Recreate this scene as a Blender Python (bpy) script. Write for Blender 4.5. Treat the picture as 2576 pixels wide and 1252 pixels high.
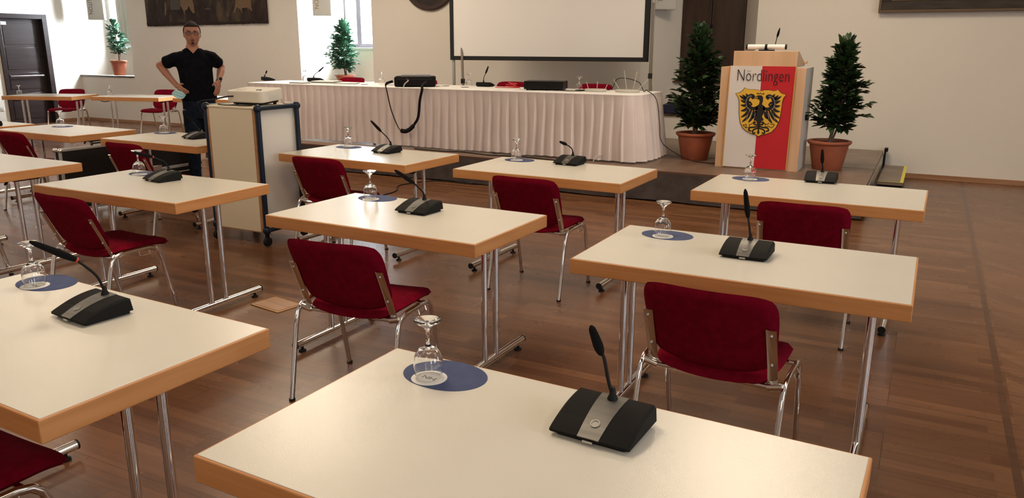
import bpy, math, random
from math import sin, cos, pi, radians as RAD
from mathutils import Vector, Matrix, noise
random.seed(7)
for o in list(bpy.data.objects): bpy.data.objects.remove(o)
SC = bpy.context.scene
COL = SC.collection
# ---------------------------------------------------------------- camera
cd = bpy.data.cameras.new('camera'); cam = bpy.data.objects.new('camera', cd); COL.objects.link(cam)
cd.sensor_width = 36; cd.lens = 36 * 1970.09 / 2576; cd.clip_start = .05
cam.matrix_world = Matrix.Translation((0, 0, 1.5815)) @ Matrix.Rotation(RAD(27.6), 4, 'Z') @ Matrix.Rotation(RAD(90 - 14.6088), 4, 'X') @ Matrix.Rotation(RAD(.1668), 4, 'Z')
SC.camera = cam
SC.view_settings.view_transform = 'Standard'; SC.view_settings.look = 'None'
SC.view_settings.exposure = 0.0; SC.view_settings.gamma = 1
SC.view_settings.use_curve_mapping = False
# ---------------------------------------------------------------- world, lights
w = bpy.data.worlds.new('daylight'); SC.world = w; w.use_nodes = True
bg = w.node_tree.nodes['Background']; bg.inputs[0].default_value = (.80, .90, 1, 1); bg.inputs[1].default_value = 13.0
def area(name, loc, rot, sx, sy, power, col, portal=False):
    l = bpy.data.lights.new(name, 'AREA'); l.shape = 'RECTANGLE'; l.size = sx; l.size_y = sy; l.energy = power; l.color = col
    if portal: l.cycles.is_portal = True
    o = bpy.data.objects.new(name, l); COL.objects.link(o); o.location = loc; o.rotation_euler = [RAD(a) for a in rot]; return o
WARM = (1, .82, .60)
for lx, ly, p in ((-12.0, 7.0, 45), (-8.0, 2.5, 55), (-7.2, 7.6, 125), (-1.2, 7.4, 110), (-2.6, 2.6, 78), (2.6, 4.0, 40), (-6.5, -3.0, 40), (0.2, -2.6, 48)):
    area('ceiling_lamp_light', (lx, ly, 4.3), (0, 0, 0), 1.5, 1.5, p, WARM)
# daylight openings: windows in the back wall niches and tall windows of the right-hand wall
for x0, x1, z0, z1 in ((-15.6, -14.56, 1.52, 3.1), (-9.5, -8.53, 1.52, 3.1)):
    area('window_portal', ((x0 + x1) / 2, 11.62, (z0 + z1) / 2), (-90, 0, 0), x1 - x0, z1 - z0, 1, (1, 1, 1), True)
def aim(o, d): o.rotation_euler = Vector(d).to_track_quat('-Z', 'Y').to_euler()
for x, p in ((-14.35, 2900), (-8.3, 3000)):   # bright sky seen through the two niche windows
    aim(area('window_daylight', (x, 12.35, 2.7), (0, 0, 0), 1.5, 1.6, p, (.80, .90, 1)), (-.78, -.90, -.55))
for y in (-2.5, 1.5, 5.5):
    area('window_portal', (5.06, y, 2.3), (0, 90, 0), 2.0, 1.3, 1, (1, 1, 1), True)

# ---------------------------------------------------------------- materials
M = {}
def mat(name, col, rough=.5, metal=0., **k):
    m = bpy.data.materials.new(name); m.use_nodes = True
    b = m.node_tree.nodes['Principled BSDF']
    b.inputs['Base Color'].default_value = (*col, 1); b.inputs['Roughness'].default_value = rough; b.inputs['Specular IOR Level'].default_value = .5; b.inputs['Metallic'].default_value = metal
    for kk, v in k.items(): b.inputs[kk.replace('_', ' ')].default_value = v
    M[name] = m; return m
def nodes(m): return m.node_tree.nodes, m.node_tree.links, m.node_tree.nodes['Principled BSDF']
def vary(m, col1, col2, scale=(5, 5, 5), detail=4, bump=0., bscale=None, lo=.35, hi=.65):
    N, L, b = nodes(m)
    tc = N.new('ShaderNodeTexCoord'); mp = N.new('ShaderNodeMapping'); mp.inputs['Scale'].default_value = scale
    nz = N.new('ShaderNodeTexNoise'); nz.inputs['Scale'].default_value = 1; nz.inputs['Detail'].default_value = detail
    cr = N.new('ShaderNodeValToRGB'); cr.color_ramp.elements[0].position = lo; cr.color_ramp.elements[1].position = hi
    cr.color_ramp.elements[0].color = (*col1, 1); cr.color_ramp.elements[1].color = (*col2, 1)
    L.new(tc.outputs['Object'], mp.inputs[0]); L.new(mp.outputs[0], nz.inputs[0]); L.new(nz.outputs[0], cr.inputs[0]); L.new(cr.outputs[0], b.inputs['Base Color'])
    if bump:
        n2 = N.new('ShaderNodeTexNoise'); n2.inputs['Scale'].default_value = bscale or 200; n2.inputs['Detail'].default_value = 3
        bp = N.new('ShaderNodeBump'); bp.inputs['Strength'].default_value = bump; bp.inputs['Distance'].default_value = .01
        L.new(tc.outputs['Object'], n2.inputs[0]); L.new(n2.outputs[0], bp.inputs['Height']); L.new(bp.outputs[0], b.inputs['Normal'])
    return m
vary(mat('plaster', (.78, .74, .67), .9), (.76, .71, .635), (.80, .75, .675), (.7, .7, .7), 5, .35, 9)
vary(mat('ceiling_paint', (.8, .77, .72), .9), (.78, .75, .7), (.82, .79, .74), (1, 1, 1))
vary(mat('laminate', (.78, .74, .66), .21), (.74, .70, .61), (.77, .73, .64), (2, 2, 2), 3, .06, 400)
vary(mat('beech', (.60, .30, .13), .38), (.55, .235, .075), (.62, .28, .10), (3, 3, 60), 4)
vary(mat('beech_light', (.66, .42, .25), .45), (.60, .37, .21), (.70, .44, .27), (14, 14, 1.2), 4)
vary(mat('red_fabric', (.18, .006, .018), .95, Specular_IOR_Level=.08), (.150, .0015, .010), (.200, .002, .016), (30, 30, 30), 4, .3, 900)
mat('chrome', (.78, .76, .73), .10, 1.)
mat('steel', (.55, .54, .52), .32, 1.)
mat('black_plastic', (.005, .005, .005), .42, Specular_IOR_Level=.2)
mat('black_rubber', (.008, .007, .007), .7, Specular_IOR_Level=.3)
mat('button_grey', (.30, .285, .25), .45, .3)
mat('foam', (.006, .005, .005), .95, Specular_IOR_Level=.15)
mat('red_ring', (.5, .03, .02), .4)
vary(mat('brushed_plate', (.30, .28, .25), .45, .5), (.13, .122, .108), (.17, .16, .145), (3, 60, 60))
vary(mat('grille', (.02, .019, .018), .7, Specular_IOR_Level=.15), (.006, .0055, .005), (.011, .010, .009), (900, 900, 900), 1)
mat('glass', (1, 1, 1), .0, 0, Transmission_Weight=1., IOR=1.45)
vary(mat('blue_mat', (.035, .06, .17), .7), (.028, .045, .135), (.04, .062, .17), (20, 20, 20))
mat('paper', (.82, .80, .76), .8)
mat('ink', (.02, .02, .025), .6)
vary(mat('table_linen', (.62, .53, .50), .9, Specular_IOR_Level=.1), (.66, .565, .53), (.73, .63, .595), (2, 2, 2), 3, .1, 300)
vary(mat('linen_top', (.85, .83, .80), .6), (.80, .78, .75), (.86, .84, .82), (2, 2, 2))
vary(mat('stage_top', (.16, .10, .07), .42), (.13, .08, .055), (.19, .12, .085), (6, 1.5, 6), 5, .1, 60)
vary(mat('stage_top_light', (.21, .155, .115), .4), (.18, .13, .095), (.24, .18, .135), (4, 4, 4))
vary(mat('stage_cloth', (.055, .04, .034), .9), (.042, .03, .026), (.068, .05, .043), (8, 8, 8), 4, .3, 40)
mat('yellow_strip', (.75, .68, .08), .5)
vary(mat('dark_wood', (.045, .022, .014), .45), (.035, .017, .011), (.06, .03, .018), (12, 12, 1.2), 4)
vary(mat('door_wood', (.022, .014, .013), .30), (.018, .011, .011), (.028, .018, .017), (1.5, 1.5, 14), 4)
vary(mat('board_wood', (.10, .05, .03), .5), (.08, .04, .022), (.12, .06, .035), (2, 12, 12))
vary(mat('skirting', (.36, .18, .09), .4), (.30, .15, .07), (.40, .21, .11), (1.5, 20, 20))
vary(mat('terracotta', (.36, .095, .045), .6), (.32, .085, .04), (.40, .11, .05), (6, 6, 6), 4)
mat('soil', (.03, .018, .01), .95)
vary(mat('bark', (.16, .11, .075), .85), (.11, .075, .05), (.2, .14, .1), (30, 30, 8))
vary(mat('leaf', (.02, .05, .015), .45), (.010, .030, .008), (.028, .065, .018), (9, 9, 9), 2)
vary(mat('leaf_window_lit', (.05, .16, .10), .42), (.03, .11, .06), (.08, .22, .13), (9, 9, 9), 2)  # strong window light on the niche trees put into the leaf colour
mat('screen_cloth', (.80, .77, .74), .8)
mat('brace_paint', (.20, .165, .13), .6)
mat('screen_border', (.010, .009, .010), .8)
vary(mat('cart_panel', (.74, .64, .47), .5), (.71, .61, .44), (.76, .66, .49), (1, 1, 1))
mat('cart_side', (.66, .62, .56), .55)
vary(mat('cart_edge', (.40, .20, .09), .5), (.36, .17, .075), (.44, .23, .11), (2, 2, 20))
mat('blue_tube', (.006, .014, .030), .35, Specular_IOR_Level=.3)
mat('projector_white', (.66, .61, .52), .45)
mat('flag_white', (.70, .64, .60), .85)
mat('flag_red', (.52, .012, .02), .85)
mat('flag_yellow', (.75, .42, .04), .85)
mat('flag_black', (.012, .008, .008), .85)
mat('flag_grey', (.32, .30, .30), .85)
mat('gold_cord', (.60, .32, .07), .6)
mat('speaker_paint', (.62, .60, .55), .6)
mat('speaker_text', (.30, .20, .10), .5)
mat('skin', (.36, .155, .095), .55, Subsurface_Weight=.08)
mat('lips', (.28, .06, .05), .5)
mat('mouth_dark', (.03, .008, .008), .7)
vary(mat('hair', (.016, .010, .008), .8, Specular_IOR_Level=.15), (.010, .006, .005), (.03, .02, .014), (90, 90, 20))
vary(mat('shirt_black', (.004, .004, .006), .95, Specular_IOR_Level=.08), (.0028, .0028, .004), (.005, .005, .0075), (20, 20, 20), 3, .2, 60)
vary(mat('denim', (.008, .012, .022), .95, Specular_IOR_Level=.1), (.005, .008, .015), (.010, .015, .027), (25, 25, 25), 3, .2, 300)
mat('leather', (.012, .009, .008), .4)
mat('eye_white', (.28, .24, .21), .4)
mat('mask_cloth', (.38, .62, .62), .8)
vary(mat('case_black', (.006, .005, .005), .5, Specular_IOR_Level=.3), (.008, .007, .006), (.013, .011, .010), (30, 30, 30))
mat('alu', (.50, .49, .47), .45, .6)
vary(mat('nylon', (.010, .008, .009), .8, Specular_IOR_Level=.2), (.004, .003, .0035), (.008, .006, .0065), (60, 60, 60), 2, .3, 300)
mat('silver_laptop', (.36, .35, .34), .35, .3)
mat('red_cable', (.55, .02, .02), .5)
mat('router_white', (.50, .47, .41), .5)
mat('box_blue', (.012, .014, .05), .5)
mat('curtain', (.80, .79, .77), .9)
vary(mat('frame_dark', (.028, .018, .013), .35), (.02, .013, .010), (.045, .03, .02), (4, 30, 30), 5)
mat('frame_bead', (.12, .075, .04), .4)
mat('canvas_dark', (.02, .015, .012), .6)
vary(mat('relief', (.03, .018, .014), .5), (.018, .011, .009), (.05, .03, .024), (6, 6, 6), 5, .5, 14)
vary(mat('drape', (.50, .46, .40), .9), (.42, .38, .33), (.54, .50, .44), (14, 3, .6))
mat('window_frame', (.10, .085, .10), .5)
mat('window_stone', (.60, .58, .55), .8)
mat('socket_white', (.7, .68, .64), .5)
mat('brass', (.38, .20, .07), .45, .3)
mat('led_blue', (.2, .2, .9), .3)
# transparent pane
m = bpy.data.materials.new('pane'); m.use_nodes = True; M['pane'] = m
N = m.node_tree.nodes; L = m.node_tree.links; N.remove(N['Principled BSDF'])
tr = N.new('ShaderNodeBsdfTransparent'); gl = N.new('ShaderNodeBsdfGlossy'); gl.inputs['Roughness'].default_value = .02
mx = N.new('ShaderNodeMixShader'); mx.inputs[0].default_value = .06
L.new(tr.outputs[0], mx.inputs[1]); L.new(gl.outputs[0], mx.inputs[2]); L.new(mx.outputs[0], N['Material Output'].inputs[0])
# sheer curtain
N, L, b = nodes(M['curtain'])
tl = N.new('ShaderNodeBsdfTranslucent'); tl.inputs[0].default_value = (.8, .79, .77, 1); mx = N.new('ShaderNodeMixShader'); mx.inputs[0].default_value = .5
L.new(b.outputs[0], mx.inputs[1]); L.new(tl.outputs[0], mx.inputs[2]); L.new(mx.outputs[0], N['Material Output'].inputs[0])
# parquet floor: strips along X, a border strip and crossing boards beyond it
def parquet():
    m = mat('parquet', (.3, .15, .08), .24); N, L, b = nodes(m)
    tc = N.new('ShaderNodeTexCoord')
    def brick(rot, bw, rh, off, c1, c2):
        mp = N.new('ShaderNodeMapping'); mp.inputs['Rotation'].default_value = (0, 0, rot)
        br = N.new('ShaderNodeTexBrick'); br.offset = off; br.inputs['Scale'].default_value = 1; br.inputs['Brick Width'].default_value = bw
        br.inputs['Row Height'].default_value = rh; br.inputs['Mortar Size'].default_value = .0012; br.inputs['Mortar Smooth'].default_value = .3
        br.inputs['Color1'].default_value = (*c1, 1); br.inputs['Color2'].default_value = (*c2, 1); br.inputs['Mortar'].default_value = (.105, .046, .021, 1); br.inputs['Bias'].default_value = -.1
        L.new(tc.outputs['Object'], mp.inputs[0]); L.new(mp.outputs[0], br.inputs[0]); return br
    A = brick(0, .62, .072, .37, (.125, .050, .020), (.215, .096, .042))
    B = brick(RAD(45), .46, .068, .37, (.160, .072, .034), (.215, .100, .048))
    B2 = brick(0, 1.9, .34, .5, (.96, .96, .96), (1.05, 1.04, 1.03))
    sp = N.new('ShaderNodeSeparateXYZ'); L.new(tc.outputs['Object'], sp.inputs[0])
    gt = N.new('ShaderNodeMath'); gt.operation = 'GREATER_THAN'; gt.inputs[1].default_value = .50; L.new(sp.outputs[0], gt.inputs[0])
    m1 = N.new('ShaderNodeMixRGB'); L.new(gt.outputs[0], m1.inputs[0]); L.new(A.outputs[0], m1.inputs[1]); L.new(B.outputs[0], m1.inputs[2])
    mm = N.new('ShaderNodeMixRGB'); mm.blend_type = 'MULTIPLY'; mm.inputs[0].default_value = 1; L.new(m1.outputs[0], mm.inputs[1]); L.new(B2.outputs[0], mm.inputs[2])
    # border strip: dark line 0.44..0.465
    c = N.new('ShaderNodeMath'); c.operation = 'COMPARE'; c.inputs[1].default_value = .47; c.inputs[2].default_value = .016; L.new(sp.outputs[0], c.inputs[0])
    m2 = N.new('ShaderNodeMixRGB'); m2.inputs[2].default_value = (.105, .047, .023, 1); L.new(c.outputs[0], m2.inputs[0]); L.new(mm.outputs[0], m2.inputs[1])
    mp = N.new('ShaderNodeMapping'); mp.inputs['Scale'].default_value = (3, 50, 1); L.new(tc.outputs['Object'], mp.inputs[0])
    nz = N.new('ShaderNodeTexNoise'); nz.inputs['Scale'].default_value = 1; nz.inputs['Detail'].default_value = 5; L.new(mp.outputs[0], nz.inputs[0])
    cr = N.new('ShaderNodeValToRGB'); cr.color_ramp.elements[0].position = .3; cr.color_ramp.elements[1].position = .7
    cr.color_ramp.elements[0].color = (.80, .78, .76, 1); cr.color_ramp.elements[1].color = (1.1, 1.1, 1.1, 1); L.new(nz.outputs[0], cr.inputs[0])
    m3 = N.new('ShaderNodeMixRGB'); m3.blend_type = 'MULTIPLY'; m3.inputs[0].default_value = 1; L.new(m2.outputs[0], m3.inputs[1]); L.new(cr.outputs[0], m3.inputs[2])
    L.new(m3.outputs[0], b.inputs['Base Color'])
    n2 = N.new('ShaderNodeTexNoise'); n2.inputs['Scale'].default_value = 5; n2.inputs['Detail'].default_value = 6; L.new(tc.outputs['Object'], n2.inputs[0])
    r2 = N.new('ShaderNodeMapRange'); r2.inputs['To Min'].default_value = .25; r2.inputs['To Max'].default_value = .31; L.new(n2.outputs[0], r2.inputs[0]); L.new(r2.outputs[0], b.inputs['Roughness'])
parquet()
# tapestry
m = mat('tapestry', (.04, .02, .015), .95); N, L, b = nodes(m)
tc = N.new('ShaderNodeTexCoord'); mp = N.new('ShaderNodeMapping'); mp.inputs['Scale'].default_value = (3.2, 3, 1.6); nz = N.new('ShaderNodeTexNoise'); nz.inputs['Scale'].default_value = 1.6; nz.inputs['Detail'].default_value = 4; nz.inputs['Distortion'].default_value = .9
cr = N.new('ShaderNodeValToRGB'); e = cr.color_ramp.elements; e[0].position = .35; e[0].color = (.018, .009, .008, 1); e[1].position = .75; e[1].color = (.10, .065, .038, 1); x = e.new(.52); x.color = (.035, .02, .014, 1); x = e.new(.60); x.color = (.06, .042, .025, 1)
L.new(tc.outputs['Object'], mp.inputs[0]); L.new(mp.outputs[0], nz.inputs[0]); L.new(nz.outputs[0], cr.inputs[0]); L.new(cr.outputs[0], b.inputs['Base Color'])
mat('tapestry_tan', (.16, .10, .055), .95); mat('tapestry_grey', (.07, .06, .05), .95); mat('tapestry_edge', (.022, .010, .009), .95)

# ---------------------------------------------------------------- mesh builder
class MB:
    def __init__(s): s.v = []; s.f = []
    def add(s, vs, fs, X=None):
        n = len(s.v); s.v += [tuple(X @ Vector(v)) if X else tuple(v) for v in vs]; s.f += [tuple(i + n for i in f) for f in fs]; return s
    def box(s, c, d, X=None):
        x, y, z = [k / 2 for k in d]
        vs = [(c[0] + a * x, c[1] + b * y, c[2] + e * z) for a in (-1, 1) for b in (-1, 1) for e in (-1, 1)]
        return s.add(vs, [(0, 1, 3, 2), (4, 6, 7, 5), (0, 4, 5, 1), (2, 3, 7, 6), (0, 2, 6, 4), (1, 5, 7, 3)], X)
    def b2(s, x0, x1, y0, y1, z0, z1, X=None): return s.box(((x0 + x1) / 2, (y0 + y1) / 2, (z0 + z1) / 2), (x1 - x0, y1 - y0, z1 - z0), X)
    def tube(s, pts, r, n=12, flat=1., up=None, caps=True):
        pts = [Vector(p) for p in pts]; rs = r if isinstance(r, (list, tuple)) else [r] * len(pts); base = len(s.v)
        t = (pts[1] - pts[0]).normalized(); a = Vector(up) if up else Vector((0, 0, 1))
        if abs(t.dot(a)) > .95: a = Vector((1, 0, 0)) if abs(t.x) < .9 else Vector((0, 1, 0))
        u = (a - t * a.dot(t)).normalized()
        for i, p in enumerate(pts):
            t = ((pts[i + 1] - pts[i]).normalized() if i < len(pts) - 1 else Vector()) + ((pts[i] - pts[i - 1]).normalized() if i else Vector())
            t.normalize(); u = (u - t * u.dot(t)).normalized(); w_ = t.cross(u)
            for k in range(n):
                an = 2 * pi * k / n; s.v.append(tuple(p + (u * cos(an) * flat + w_ * sin(an)) * rs[i]))
        for i in range(len(pts) - 1):
            for k in range(n):
                k2 = (k + 1) % n; s.f.append((base + i * n + k, base + i * n + k2, base + (i + 1) * n + k2, base + (i + 1) * n + k))
        if caps: s.f.append(tuple(base + k for k in reversed(range(n)))); e = base + (len(pts) - 1) * n; s.f.append(tuple(e + k for k in range(n)))
        return s
    def lathe(s, prof, n=32, c=(0, 0, 0), X=None):
        base = len(s.v); vs = []; fs = []
        for r, z in prof:
            for k in range(n): vs.append((c[0] + r * cos(2 * pi * k / n), c[1] + r * sin(2 * pi * k / n), c[2] + z))
        for i in range(len(prof) - 1):
            for k in range(n):
                k2 = (k + 1) % n; fs.append((i * n + k, i * n + k2, (i + 1) * n + k2, (i + 1) * n + k))
        if prof[0][0] > 1e-6: fs.append(tuple(reversed(range(n))))
        if prof[-1][0] > 1e-6: fs.append(tuple((len(prof) - 1) * n + k for k in range(n)))
        return s.add(vs, fs, X)
    def ell(s, c, r, n=20, m_=12, X=None):
        prof = [(max(sin(pi * i / m_), 1e-7), -cos(pi * i / m_)) for i in range(m_ + 1)]
        vs = []; fs = []
        for a, z in prof:
            for k in range(n): vs.append((c[0] + r[0] * a * cos(2 * pi * k / n), c[1] + r[1] * a * sin(2 * pi * k / n), c[2] + r[2] * z))
        for i in range(m_):
            for k in range(n):
                k2 = (k + 1) % n; fs.append((i * n + k, i * n + k2, (i + 1) * n + k2, (i + 1) * n + k))
        return s.add(vs, fs, X)
    def prism(s, out, z0, z1, X=None):   # outline in xy, extruded in z
        n = len(out); vs = [(x, y, z0) for x, y in out] + [(x, y, z1) for x, y in out]
        fs = [tuple(reversed(range(n))), tuple(range(n, 2 * n))] + [(k, (k + 1) % n, n + (k + 1) % n, n + k) for k in range(n)]
        return s.add(vs, fs, X)
    def loft(s, rings):
        n = len(rings[0]); b = len(s.v)
        for r in rings: s.v += [tuple(p) for p in r]
        for i in range(len(rings) - 1):
            for k in range(n):
                k2 = (k + 1) % n; s.f.append((b + i * n + k, b + i * n + k2, b + (i + 1) * n + k2, b + (i + 1) * n + k))
        s.f.append(tuple(b + k for k in reversed(range(n)))); e = b + (len(rings) - 1) * n; s.f.append(tuple(e + k for k in range(n)))
        return s
    def cap(s, p0, r0, p1, r1, n=14):   # tapered capsule
        p0 = Vector(p0); p1 = Vector(p1); t = (p1 - p0).normalized(); pts = []; rs = []
        for i in range(5): a = pi / 2 * (1 - i / 4); pts.append(p0 - t * r0 * sin(a)); rs.append(max(r0 * cos(a), 1e-4))
        for i in range(5): a = pi / 2 * i / 4; pts.append(p1 + t * r1 * sin(a)); rs.append(max(r1 * cos(a), 1e-4))
        return s.tube(pts, rs, n)
    def mesh(s, name, m_, sm=True, ang=35):
        me = bpy.data.meshes.new(name); me.from_pydata(s.v, [], s.f); me.materials.append(M[m_] if isinstance(m_, str) else m_)
        if sm:
            me.polygons.foreach_set('use_smooth', [True] * len(me.polygons)); me.set_sharp_from_angle(angle=RAD(ang))
        me.update(); return me
    def build(s, name, m_, parent=None, bev=0, seg=2, sm=True, ang=35):
        o = bpy.data.objects.new(name, s.mesh(name, m_, sm, ang)); COL.objects.link(o)
        if parent: o.parent = parent
        if bev:
            b = o.modifiers.new('bevel', 'BEVEL'); b.width = bev; b.segments = seg; b.limit_method = 'ANGLE'; b.angle_limit = RAD(40)
        return o
def tag(o, label=None, cat=None, group=None, kind=None):
    if label: o['label'] = label
    if cat: o['category'] = cat
    if group: o['group'] = group
    if kind: o['kind'] = kind
    return o
def thing(name, label, cat, loc=(0, 0, 0), rz=0, group=None):
    o = bpy.data.objects.new(name, None); COL.objects.link(o); o.empty_display_size = .1
    o.location = loc; o.rotation_euler = (0, 0, RAD(rz)); return tag(o, label, cat, group)
def struct(o): o['kind'] = 'structure'; return o
def copy_tree(o, parent=None):
    c = o.copy(); COL.objects.link(c)
    if parent: c.parent = parent
    for ch in list(o.children): copy_tree(ch, c)
    return c
class Proto:   # first use hands out the original, later uses copies
    def __init__(s, root): s.root = root; s.used = False
    def put(s, loc, rz, label, group):
        o = s.root if not s.used else copy_tree(s.root); s.used = True
        o.location = loc; o.rotation_euler = (0, 0, RAD(rz)); o['label'] = label; o['group'] = group; return o
def text(name, body, size, m_, parent, X, depth=.0006, sx=1, shear=0, align='CENTER', off=0.):
    c = bpy.data.curves.new(name, 'FONT'); c.body = body; c.size = size; c.extrude = depth; c.align_x = align; c.shear = shear; c.resolution_u = 3; c.offset = off
    t = bpy.data.objects.new(name, c); COL.objects.link(t); bpy.context.view_layer.update()
    me = bpy.data.meshes.new_from_object(t.evaluated_get(bpy.context.evaluated_depsgraph_get())); bpy.data.objects.remove(t)
    me.materials.clear(); me.materials.append(M[m_]); me.transform(X @ Matrix.Diagonal((sx, 1, 1, 1)))
    o = bpy.data.objects.new(name, me); COL.objects.link(o); o.parent = parent; return o
def bake(o):   # freeze modifiers into a plain mesh
    bpy.context.view_layer.update()
    me = bpy.data.meshes.new_from_object(o.evaluated_get(bpy.context.evaluated_depsgraph_get()))
    o.modifiers.clear(); o.data = me; me.polygons.foreach_set('use_smooth', [True] * len(me.polygons)); return o
def curve_pts(pts, n=6):   # Catmull-Rom
    P = [Vector(p) for p in pts]; P = [P[0] * 2 - P[1]] + P + [P[-1] * 2 - P[-2]]; out = []
    for i in range(1, len(P) - 2):
        for k in range(n):
            t = k / n; a, b, c, d = P[i - 1:i + 3]
            out.append(.5 * ((2 * b) + (c - a) * t + (2 * a - 5 * b + 4 * c - d) * t * t + (3 * b - a - 3 * c + d) * t ** 3))
    return out + [P[-2]]

# ================================================================ SETTING
XL, XR, YB, YF, ZC = -15.95, 5.0, 10.8, -5.0, 4.6
struct(MB().b2(XL - .4, XR + .4, YF - .4, YB + 1.4, -.12, 0).build('floor', 'parquet', sm=False))
struct(MB().b2(XL - .4, XR + .4, YF - .4, YB + 1.4, ZC, ZC + .15).build('ceiling', 'ceiling_paint', sm=False))
# back wall with three splayed niches (front x0,x1 / back x0,x1 / sill z)
NI = [(-15.949, -14.26, -15.72, -14.56, .93), (-9.845, -8.26, -9.52, -8.52, .95), (-3.62, -2.08, -3.29, -2.38, .63)]
D = .75; ZT = 3.3
b = MB(); xs = [XL - .3] + [v for n in NI for v in n[:2]] + [XR + .3]
for i in range(0, len(xs), 2):
    b.b2(xs[i], xs[i + 1], YB, YB + D + .25, 0, ZC)
for x0, x1, bx0, bx1, z in NI:
    b.b2(x0, x1, YB, YB + D + .25, 0, z); b.b2(x0, x1, YB, YB + D + .25, ZT, ZC)
    # splayed reveals
    b.add([(x0, YB, z), (bx0, YB + D, z), (x0, YB + D, z), (x0, YB, ZT), (bx0, YB + D, ZT), (x0, YB + D, ZT)], [(0, 2, 1), (3, 4, 5), (0, 1, 4, 3), (1, 2, 5, 4), (0, 3, 5, 2)])
    b.add([(x1, YB, z), (bx1, YB + D, z), (x1, YB + D, z), (x1, YB, ZT), (bx1, YB + D, ZT), (x1, YB + D, ZT)], [(0, 1, 2), (3, 5, 4), (0, 3, 4, 1), (1, 4, 5, 2), (0, 2, 5, 3)])
    zw = 1.52 if z > .8 else 1.07
    b.b2(x0, x1, YB + D - .06, YB + D + .25, z, zw)
    b.b2(x0, bx0, YB + D, YB + D + .25, zw, ZT); b.b2(bx1, x1, YB + D, YB + D + .25, zw, ZT); b.b2(x0, x1, YB + D, YB + D + .25, 3.1, ZT)
struct(b.build('wall_back', 'plaster', sm=False))
# left wall with door opening
b = MB(); b.b2(XL - .3, XL, YF, 9.2, 0, ZC).b2(XL - .3, XL, 10.2, YB + 1.0, 0, ZC).b2(XL - .3, XL, 9.2, 10.2, 2.12, ZC)
struct(b.build('wall_left', 'plaster', sm=False))
b = MB(); ws = (-2.5, 1.5, 5.5)
ys = [YF] + [v for y in ws for v in (y - .65, y + .65)] + [YB + 1]
for i in range(0, len(ys), 2): b.b2(XR, XR + .35, ys[i], ys[i + 1], 0, ZC)
for y in ws: b.b2(XR, XR + .35, y - .65, y + .65, 0, 1.3); b.b2(XR, XR + .35, y - .65, y + .65, 3.3, ZC)
struct(b.build('wall_right', 'plaster', sm=False))
struct(MB().b2(XL - .3, XR + .3, YF - .3, YF, 0, ZC).build('wall_front', 'plaster', sm=False))
for i, y in enumerate(ws):
    f = MB()
    for a, c2, z0, z1 in ((y - .65, y - .59, 1.3, 3.3), (y + .59, y + .65, 1.3, 3.3), (y - .59, y + .59, 1.3, 1.36), (y - .59, y + .59, 3.24, 3.3), (y - .03, y + .03, 1.36, 3.24)): f.b2(XR + .12, XR + .18, a, c2, z0, z1)
    struct(f.build('window_%d' % (i + 4), 'window_frame'))
# windows in the niches
for i, (x0, x1, bx0, bx1, z) in enumerate(NI[:2]):
    f = MB(); y0 = YB + D + .10; xm = -9.20 if i else -15.05
    for a, c2, z0, z1 in ((bx0, bx0 + .05, 1.52, 3.1), (bx1 - .05, bx1, 1.52, 3.1), (bx0 + .05, bx1 - .05, 1.52, 1.59), (bx0 + .05, bx1 - .05, 3.04, 3.1), (xm - .05, xm + .05, 1.59, 3.04)): f.b2(a, c2, y0, y0 + .06, z0, z1)
    o = struct(f.build('window_%d' % (i + 1), 'window_frame', bev=.004))
    MB().b2(bx0 + .05, bx1 - .05, y0 + .026, y0 + .032, 1.59, 3.04).build('pane', 'pane', o)
    MB().b2(bx0 - .02, bx1 + .02, YB + D - .09, y0, 1.49, 1.525).build('window_sill', 'window_stone', o, bev=.005)
    # half-drawn sheer curtain on the left casement
    cw = .40 if i else .95; pts = [(bx0 + .06 + (xm - bx0 - .08) * k / 40 * cw, y0 - .035 + .018 * sin(k * 1.25)) for k in range(41)]
    c = MB(); c.add([(x, y, zz) for zz in (1.56, 3.05) for x, y in pts], [(k, k + 1, 42 + k, 41 + k) for k in range(40)])
    tag(c.build('curtain', 'curtain' if i else 'drape'), ('pale sheer curtain hanging at the left niche window above the potted tree' if not i else 'white sheer curtain hanging at the middle niche window'), 'curtain', 'window curtains')
# third niche: closed dark shutters, wooden sill, wooden board
x0, x1, bx0, bx1, z = NI[2]
o = MB().b2(bx0, bx1, YB + D + .16, YB + D + .22, 1.07, 3.1).build('window_3', 'dark_wood'); struct(o)
xm = -2.86
for a, c2 in ((bx0 + .01, xm - .004), (xm + .004, bx1 - .01)):
    s_ = MB().b2(a, c2, YB + D + .02, YB + D + .06, 1.09, 3.09)
    s_.b2(a + .0, a + .03, YB + D + .01, YB + D + .02, 1.09, 3.09).b2(c2 - .03, c2, YB + D + .01, YB + D + .02, 1.09, 3.09)
    s_.build('shutter', 'dark_wood', o, bev=.004)
MB().b2(xm - .02, xm + .02, YB + D - .005, YB + D + .02, 1.72, 1.86).cap((xm, YB + D - .02, 1.74), .012, (xm, YB + D - .02, 1.82), .012).build('latch', 'black_plastic', o)
MB().b2(bx0 - .12, bx1 + .05, YB + D - .12, YB + D + .02, 1.055, 1.08).build('window_sill', 'board_wood', o, bev=.003)
MB().b2(x0 + .002, x1 - .002, YB - .03, YB + D - .07, z, z + .03).build('niche_board', 'board_wood', o, bev=.004)
# dark sill boards of the light niches
for i, (x0, x1, bx0, bx1, z) in enumerate(NI[:2]):
    struct(MB().b2(x0 + .002, x1 - .002, YB - .025, YB + .03, z - .012, z + .012).build('trim_%d' % (i + 1), 'window_stone' if i else 'frame_dark', bev=.003))
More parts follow.
